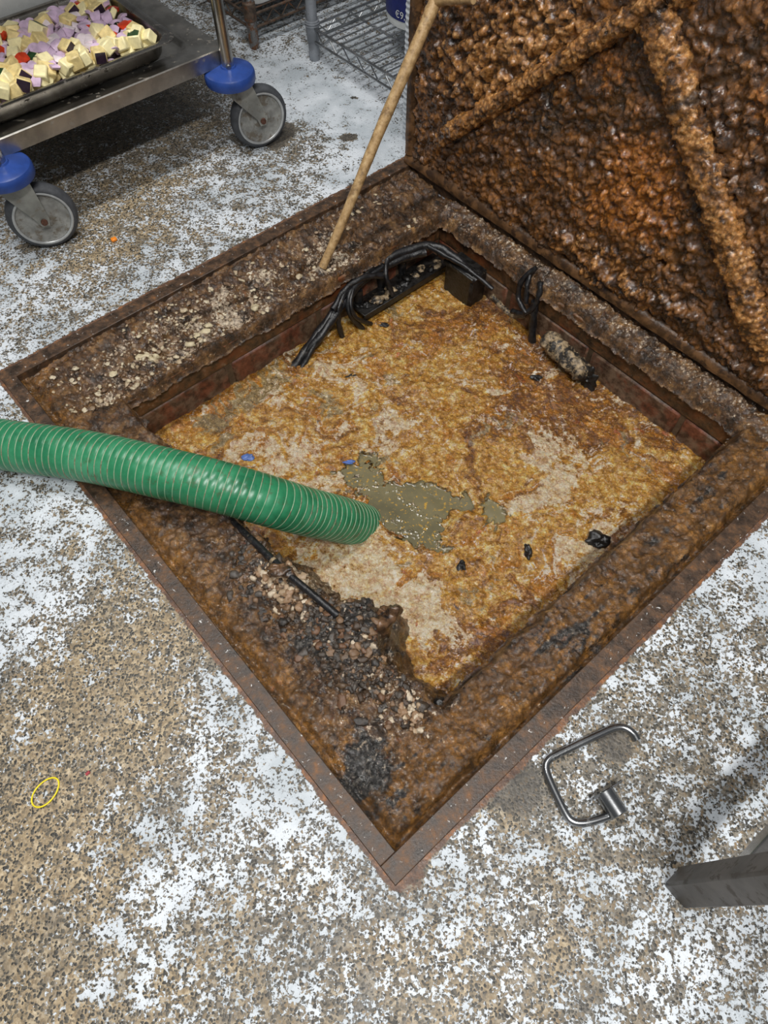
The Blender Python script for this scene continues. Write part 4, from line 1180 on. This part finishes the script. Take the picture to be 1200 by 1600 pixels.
heads = [None, None, None, None]
axR = fl(404, 181, .066); axL = fl(66, 336, .066)
for k, (lp, lq) in enumerate(legs):
    b_ = wp(lp, lq, 0)
    mb = MB(); mb.tube([b_ + EZ * .172, b_ + EZ * .95], .0125, 20); lg = mb.build('leg', M['tube_steel'], tr, 60)
    mb = MB(); side_ = np.array([.25, -.97, 0]); mb.rev([(.0055, -.002), (.0055, .002), (.004, .0035), (.0001, .0036)], b_ + EZ * .188 + side_ * .0125, side_, 12); mb.build('screw', M['handle_steel'], lg)
    # bumper disc
    mb = MB(); mb.rev([(.0001, .186), (.0150, .186), (.0165, .183), (.032, .1805), (.047, .1775), (.0505, .1755), (.0525, .172), (.053, .167), (.053, .158), (.0515, .1545), (.048, .153), (.040, .155), (.0001, .155)], b_, EZ, 48)
    mb.build('bumper_disc', M['blue'], tr, 30)
    # castor
    if k == 0: c = axR
    elif k == 1: c = axL
    else: c = wp(lp - .03, lq - .012, .066)
    c = np.array([c[0], c[1], .066])
    hd = c - b_; hd[2] = 0; tl = np.linalg.norm(hd)
    if tl < .02: hd = np.array([.9, -.4, 0]); tl = .02
    hd /= np.linalg.norm(hd); sd = np.array([hd[1], -hd[0], 0])
    tcam = CAM - c; tcam[2] = 0
    if sd @ tcam < 0: sd = -sd
    mb = MB()
    for s in (-1, 1):          # fork cheeks: tapering plates
        o_ = sd * s * .0205; o2 = sd * s * .0235
        top = b_ + EZ * .152
        prof = [top - hd * .030, top + hd * .034, c + hd * .012 + EZ * .006, c + hd * .007 - EZ * .010, c - hd * .007 - EZ * .010, c - hd * .013 + EZ * .006]
        mb.loft([[x + o_ for x in prof], [x + o2 for x in prof]], 0, True, True, False)
    mb.box(b_ + hd * .002 + EZ * .152, hd, sd, EZ, .066, .049, .006, .002)
    mb.rev([(.0001, .16), (.022, .16), (.024, .156), (.024, .150), (.0001, .150)], b_, EZ, 24)
    ca_ = mb.build('castor', M['fork'], tr, 35)
    R = .066
    mb = MB(); mb.rev([(.050, -.014), (R - .010, -.0155), (R - .003, -.012), (R, -.005), (R, .005), (R - .003, .012), (R - .010, .0155), (.050, .014)], c, sd, 56); mb.build('tyre', M['rubber'], ca_, 50)
    mb = MB(); mb.rev([(.0505, .0142), (.0525, .0162), (.0545, .0162), (.0560, .0150)], c, sd, 56); mb.rev([(.0560, -.0150), (.0545, -.0162), (.0525, -.0162), (.0505, -.0142)], c, sd, 56); mb.build('hub_ring', M['hubring'], ca_, 50)
    mb = MB(); mb.rev([(.0001, -.0145), (.018, -.0145), (.022, -.0115), (.048, -.0105), (.052, -.0142), (.052, .0142), (.048, .0105), (.022, .0115), (.018, .0145), (.0001, .0145)], c, sd, 56); mb.build('wheel_hub', M['hub'], ca_, 50)
    mb = MB(); mb.rev([(.0001, -.027), (.006, -.027), (.0065, -.024), (.0065, .024), (.006, .027), (.0001, .0275)], c, sd, 14); mb.build('axle_bolt', M['rustbolt'], ca_, 50)

# ------------------------------------------------------------------ steel pan with diced vegetables
PQ0, PQ1, PP0, PP1 = .215, .646, -.59, -.292
ZT = .252; ZB = .2125
pan = thing('roasting_pan', 'deep stainless steel pan full of diced vegetables on the trolley shelf', 'pan', wp((PP0 + PP1) / 2, (PQ0 + PQ1) / 2, ZB))
L = []
def addl(ins, zz, r): L.append(rrect(PP0 + ins, PP1 - ins, PQ0 + ins, PQ1 - ins, zz, r, 8))
addl(.030, ZB, .030); addl(.022, ZB + .003, .038); addl(.018, ZB + .010, .04); addl(.014, ZT - .006, .04); addl(.011, ZT - .002, .038); addl(.003, ZT - .002, .03); addl(.000, ZT - .0035, .028); addl(-.001, ZT - .001, .029); addl(.001, ZT, .03); addl(.011, ZT, .038); addl(.0155, ZT - .005, .04); addl(.0195, ZB + .011, .039); addl(.024, ZB + .0045, .036); addl(.032, ZB + .0015, .03)
mb = MB(); mb.loft(L, 0, True, True); mb.build('pan_body', M['tray_steel'], pan, 50)

def rot(v, ax, a):
    ax = ax / np.linalg.norm(ax); c, s = math.cos(a), math.sin(a)
    return v * c + np.cross(ax, v) * s + ax * (ax @ v) * (1 - c)
def proto_cube(sx, sy, sz, mats, skin):
    mb = MB(); mb.box((0, 0, 0), (1, 0, 0), (0, 1, 0), (0, 0, 1), sx, sy, sz, .0022)
    if skin:
        for i, f in enumerate(mb.f[:6]):
            if i in skin: mb.m[i] = 1
    return mb, mats
def proto_onion(w, l, curv, t, mats):
    mb = MB(); n = 8; loops = []
    for i in range(n + 1):
        a = (i / n - .5) * curv; R = w / curv
        l2 = l * (1 - .35 * abs(2 * i / n - 1) ** 2)
        loops.append([np.array([R * math.sin(a), -l2 / 2, R * math.cos(a) - R]), np.array([R * math.sin(a), l2 / 2, R * math.cos(a) - R]),
                      np.array([(R - t) * math.sin(a), l2 / 2, (R - t) * math.cos(a) - R]), np.array([(R - t) * math.sin(a), -l2 / 2, (R - t) * math.cos(a) - R])])
    mb.loft(loops, 0); return mb, mats
protos = {}
def reg(key, name, label, cat, pm):
    mb, mats = pm
    protos.setdefault(key, []).append((mb, mats, name, label, cat))
for k in range(3):
    reg('c', 'courgette_cube', 'cream courgette cube with green skin among the diced vegetables', 'vegetable', proto_cube(.026, .024 + .003 * k, .020 + .002 * k, [M['cream'], M['green']], {1: 1} if k < 2 else {5: 1}))
    reg('a', 'aubergine_cube', 'yellowish aubergine cube with dark skin among the diced vegetables', 'vegetable', proto_cube(.030 - .003 * k, .026, .024, [M['eggflesh'], M['purple']], {3: 1} if k else {}))
    reg('p', 'plain_cube', 'pale skinless courgette cube among the diced vegetables', 'vegetable', proto_cube(.024, .022 + .003 * k, .022, [M['cream']], None))
    reg('o', 'onion_petal', 'curved lilac red onion petal among the diced vegetables', 'vegetable', proto_onion(.029, .021, 1.5 + .3 * k, .0045, [M['onion']]))
    reg('w', 'onion_petal', 'curved whitish onion petal among the diced vegetables', 'vegetable', proto_onion(.030, .024, 1.8, .0045, [M['onionw']]))
reg('r', 'pepper_piece', 'bright red pepper piece among the diced vegetables', 'vegetable', proto_onion(.026, .022, .8, .006, [M['red']]))
reg('g', 'courgette_skin_piece', 'dark green courgette skin piece among the diced vegetables', 'vegetable', proto_cube(.024, .022, .012, [M['cream'], M['green']], {5: 1}))
meshes = {}
for key, lst in protos.items():
    for mb, mats, name, label, cat in lst:
        o = mb.build(name, mats, None, 40)
        me = o.data
        bpy.data.objects.remove(o)
        vs = np.zeros(len(me.vertices) * 3); me.vertices.foreach_get('co', vs); vs = vs.reshape(-1, 3); vs -= (vs.min(0) + vs.max(0)) / 2
        me.vertices.foreach_set('co', vs.ravel())
        meshes.setdefault(key, []).append((me, name, label, cat))
vr_ = random.Random(5)
cells = []
for layer in range(2):
    nx, ny = (11, 17)
    for i in range(nx):
        for j in range(ny):
            cells.append((layer, i, j, nx, ny))
count = 0
for (layer, i, j, nx, ny) in cells:
    p = PP0 + .040 + (i + .5 + vr_.uniform(-.35, .35)) / nx * (PP1 - PP0 - .080)
    q = PQ0 + .036 + (j + .5 + vr_.uniform(-.35, .35)) / ny * (PQ1 - PQ0 - .072)
    if q < .235 or (layer == 0 and (i + j) % 2): continue
    u_ = (p - PP0) / (PP1 - PP0); v_ = (q - PQ0) / (PQ1 - PQ0)
    onion = math.exp(-(((u_ - .50) / .26) ** 2 + ((v_ - .62) / .40) ** 2))
    x = vr_.random()
    if x < .66 * onion + .22: key = 'o' if vr_.random() < .78 else 'w'
    elif x > .955: key = 'r'
    elif x > .91: key = 'g'
    else: key = vr_.choice(['c', 'p', 'p', 'a', 'a'])
    me, name, label, cat = vr_.choice(meshes[key])
    o = bpy.data.objects.new(name, me); COL.objects.link(o)
    mound = .010 * (1 - (2 * u_ - 1) ** 2) * (1 - (2 * v_ - 1) ** 4)
    zc = ZB + .013 + layer * .017 + mound + vr_.uniform(-.003, .006)
    o.location = tuple(wp(p, q, zc))
    o.rotation_euler = (vr_.uniform(-.6, .6), vr_.uniform(-.6, .6), vr_.uniform(0, 6.28))
    tag(o, label, cat, 'diced vegetables in the steel pan')
    count += 1
# white tub standing behind the pan
wt = thing('white_tub', 'white plastic tub on the trolley shelf behind the vegetable pan', 'tub', wp(-.72, .46, ZSH - .018))
L = []
for ins, zz, r in ((.02, ZSH - .017, .03), (.016, ZSH - .014, .03), (.006, ZSH + .085, .03), (.0, ZSH + .088, .03), (.0, ZSH + .096, .03), (.008, ZSH + .097, .03), (.012, ZSH + .09, .03), (.022, ZSH - .010, .03)):
    L.append(rrect(-.83 + ins, -.605 - ins, .26 + ins, .60 - ins, zz, r, 6))
mb = MB(); mb.loft(L, 0, True, True); mb.build('tub_body', M['white'], wt, 50)

# ------------------------------------------------------------------ wire rack, zinc
def wire(mb, a, b, r=.0024, seg=6, n=1):
    mb.tube([np.array(a) + (np.array(b) - np.array(a)) * k / n for k in range(n + 1)], r, seg)
RP0, RQ0, RQ1, RZ = -.467, 1.098, 1.56, .078
RP1 = .62
rk = thing('wire_rack', 'grey wire shelving rack with a low shelf beside the open lid', 'rack', wp(RP0, RQ0, 0))
for (a, b) in ((RP0, RQ0), (RP1, RQ0), (RP0, RQ1), (RP1, RQ1)):
    mb = MB(); mb.tube([wp(a, b, .018), wp(a, b, 1.5)], .0135, 20); ps = mb.build('post', M['zinc'], rk, 60)
    mb = MB(); mb.rev([(.0001, .0), (.0115, .0), (.0135, .003), (.0140, .020), (.0001, .020)], wp(a, b, 0), EZ, 20); mb.build('foot', M['zinc'], ps)
    mb = MB(); mb.rev([(.0135, .044), (.0155, .046), (.0175, .082), (.0175, .092), (.0135, .093)], wp(a, b, 0), EZ, 24); mb.rev([(.0175, .0865), (.0192, .0875), (.0175, .0885)], wp(a, b, 0), EZ, 24); mb.rev([(.0175, .0805), (.0192, .0815), (.0175, .0825)], wp(a, b, 0), EZ, 24); mb.build('shelf_collar', M['zinc'], ps, 60)
def edge_truss(a, b, zt, zb, seg=.052):
    """shelf edge: two rails joined by a zigzag wire"""
    mb = MB(); a = np.array(a); b = np.array(b)
    wire(mb, a + EZ * zt, b + EZ * zt, .0032, 8); mb.build('edge_rail', M['wire'], rk, 60)
    mb = MB(); wire(mb, a + EZ * zb, b + EZ * zb, .0030, 8); mb.build('edge_rail', M['wire'], rk, 60)
    L = np.linalg.norm(b - a); n = int(L / seg); d = (b - a) / L
    pts = [a + d * (.02 + k * seg / 2) + EZ * (zt - .003 if k % 2 == 0 else zb + .003) for k in range(2 * n)]
    mb = MB()
    for s in range(0, len(pts) - 1): wire(mb, pts[s], pts[s + 1], .0019, 6)
    mb.build('zigzag_wire', M['wire'], rk, 60)
edge_truss(wp(RP0, RQ0 - .004), wp(RP1, RQ0 - .004), RZ, RZ - .030)
edge_truss(wp(RP0, RQ1), wp(RP1, RQ1), RZ, RZ - .030)
edge_truss(wp(RP0, RQ0), wp(RP0, RQ1), RZ, RZ - .030); edge_truss(wp(RP1, RQ0), wp(RP1, RQ1), RZ, RZ - .030)
for qq in (RQ0 + .12, RQ0 + .34):
    mb = MB(); wire(mb, wp(RP0 + .01, qq, RZ - .004), wp(RP1 - .01, qq, RZ - .004), .0030, 8); mb.build('cross_rail', M['wire'], rk, 60)
x = RP0 + .026
while x < .12:
    mb = MB(); wire(mb, wp(x, RQ0 - .002, RZ + .002), wp(x, RQ1, RZ + .002), .0019, 6); mb.build('shelf_wire', M['wire'], rk, 60)
    x += .0235

# ------------------------------------------------------------------ rusty rack behind it
rr2 = thing('rusty_rack', 'rusty wire shelving rack between the trolley and the grey rack', 'rack', wp(-.615, 1.014, 0))
B0, B1, C0, C1 = -1.35, -.615, 1.014, 1.50
for (a, b) in ((B1, C0), (B1, C1), (B0, C0), (B0, C1)):
    mb = MB(); mb.tube([wp(a, b, .02), wp(a, b, 1.5)], .0135, 20); ps = mb.build('post', M['rust_post'], rr2, 60)
    mb = MB(); mb.rev([(.0001, 0), (.011, 0), (.0125, .004), (.0125, .02), (.0001, .021)], wp(a, b, 0), EZ, 18); mb.build('foot', M['rust_post'], ps)
    mb = MB(); mb.rev([(.0135, .064), (.0165, .067), (.0165, .105), (.0135, .108)], wp(a, b, 0), EZ, 20); mb.build('shelf_collar', M['rusty'], ps)
for zc in (.075, .045):
    for A, B in ((wp(B1, C0, zc), wp(B1, C1, zc)), (wp(B0, C0, zc), wp(B1, C0, zc)), (wp(B0, C0, zc), wp(B0, C1, zc)), (wp(B0, C1, zc), wp(B1, C1, zc))):
        mb = MB(); wire(mb, A, B, .0034, 8); mb.build('edge_rail', M['rusty'], rr2, 60)
for A, B in ((wp(B1, C0), wp(B1, C1)), (wp(B0, C0), wp(B1, C0))):
    L = np.linalg.norm(B - A); n = int(L / .05); d = (B - A) / L; mb = MB()
    pts = [A + d * (.02 + k * .025) + EZ * (.073 if k % 2 == 0 else .047) for k in range(2 * n - 1)]
    for s in range(len(pts) - 1): wire(mb, pts[s], pts[s + 1], .0019, 6)
    mb.build('zigzag_wire', M['rusty'], rr2, 60)
x = B1 - .022
while x > -1.2:
    mb = MB(); wire(mb, wp(x, C0, .077), wp(x, C1, .077), .0022, 6); mb.build('shelf_wire', M['rusty'], rr2, 60)
    x -= .024
for qq in (C0 + .15, C0 + .32):
    mb = MB(); wire(mb, wp(B0, qq, .072), wp(B1, qq, .072), .003, 8); mb.build('cross_rail', M['rusty'], rr2, 60)
# white box on the rusty rack
wb = thing('white_crate', 'white plastic box standing on the rusty rack', 'box', wp(-.80, 1.20, .08))
L = []
for ins, zz in ((.02, .080), (.014, .083), (.0, .24), (-.006, .242), (-.006, .252), (.004, .253)):
    L.append([a for a in rrect(-1.05 + ins * .3, -.632 - ins * .3, 1.034 + ins * .3, 1.36 - ins * .3, zz, .03, 6)])
mb = MB(); mb.loft(L, 0, True, True); mb.build('box_body', M['white'], wb, 50)

# ------------------------------------------------------------------ tub of sauce on the grey rack
bc = wp(-.318, 1.335, RZ + .004)
bk = thing('labelled_tub', 'white round tub with a navy blue label on the grey rack', 'tub', bc)
RB = .092
mb = MB(); mb.rev([(.0001, .0), (RB - .006, .0), (RB - .001, .003), (RB, .010), (RB + .004, .16), (RB + .007, .165), (RB + .007, .18), (.0001, .182)], bc, EZ, 64); mb.build('tub_body', M['white'], bk, 50)
mb = MB(); mb.rev([(RB + .0012, .020), (RB + .0042, .150)], bc, EZ, 64); lb_ = mb.build('label_band', M['navy'], bk, 50)
# printed price on the label
def arc_text(body, zc, size, a_mid, mat, name):
    cu = bpy.data.curves.new(name, 'FONT'); cu.body = body; cu.size = size; cu.align_x = 'CENTER'; cu.extrude = 0.0
    ot = bpy.data.objects.new(name, cu); COL.objects.link(ot)
    dg = bpy.context.evaluated_depsgraph_get(); me = bpy.data.meshes.new_from_object(ot.evaluated_get(dg))
    bpy.data.objects.remove(ot)
    for v in me.vertices:
        x, y = v.co.x, v.co.y
        a = a_mid + x / RB; rad = RB + .0022 + .003 * (zc + y) / .16
        v.co = (math.cos(a) * rad, math.sin(a) * rad, zc + y)
    me.materials.append(mat); o = bpy.data.objects.new(name, me); COL.objects.link(o); o.parent = bk
    return o
tc = CAM - bc; am = math.atan2(tc[1], tc[0])
arc_text('\u20ac9,6', .027, .022, am - .56, M['white'], 'label_lettering')
gm = MB()
for k in range(7):
    a0 = am - .35 + k * .11
    loop = [bc + np.array([math.cos(a0 + da) * (RB + .003), math.sin(a0 + da) * (RB + .003), zz]) for da, zz in ((0, .058), (.10, .058), (.10, .075), (0, .075))]
    gm.add(loop, [(0, 1, 2, 3)], 0, False)
gm.build('gold_stripe', M['gold'], bk)

# ------------------------------------------------------------------ white spiral tube hanging beside the lid
tb0 = onq(640, 86, 1.045)
sx = thing('spiral_tube', 'white spiral ribbed tube standing behind the left edge of the lid', 'tube', (tb0[0], tb0[1], 0))
path = [np.array([tb0[0], tb0[1], .0]) + EZ * (k * .0015) for k in range(500)]
mb = MB(); mb.tube(path, .0105, 16, 0, True, lambda i, a, r: r * (1 + .09 * math.sin(a + i * .0015 / .011 * 2 * math.pi))); mb.build('ribbed_wall', M['rope'], sx, 70)
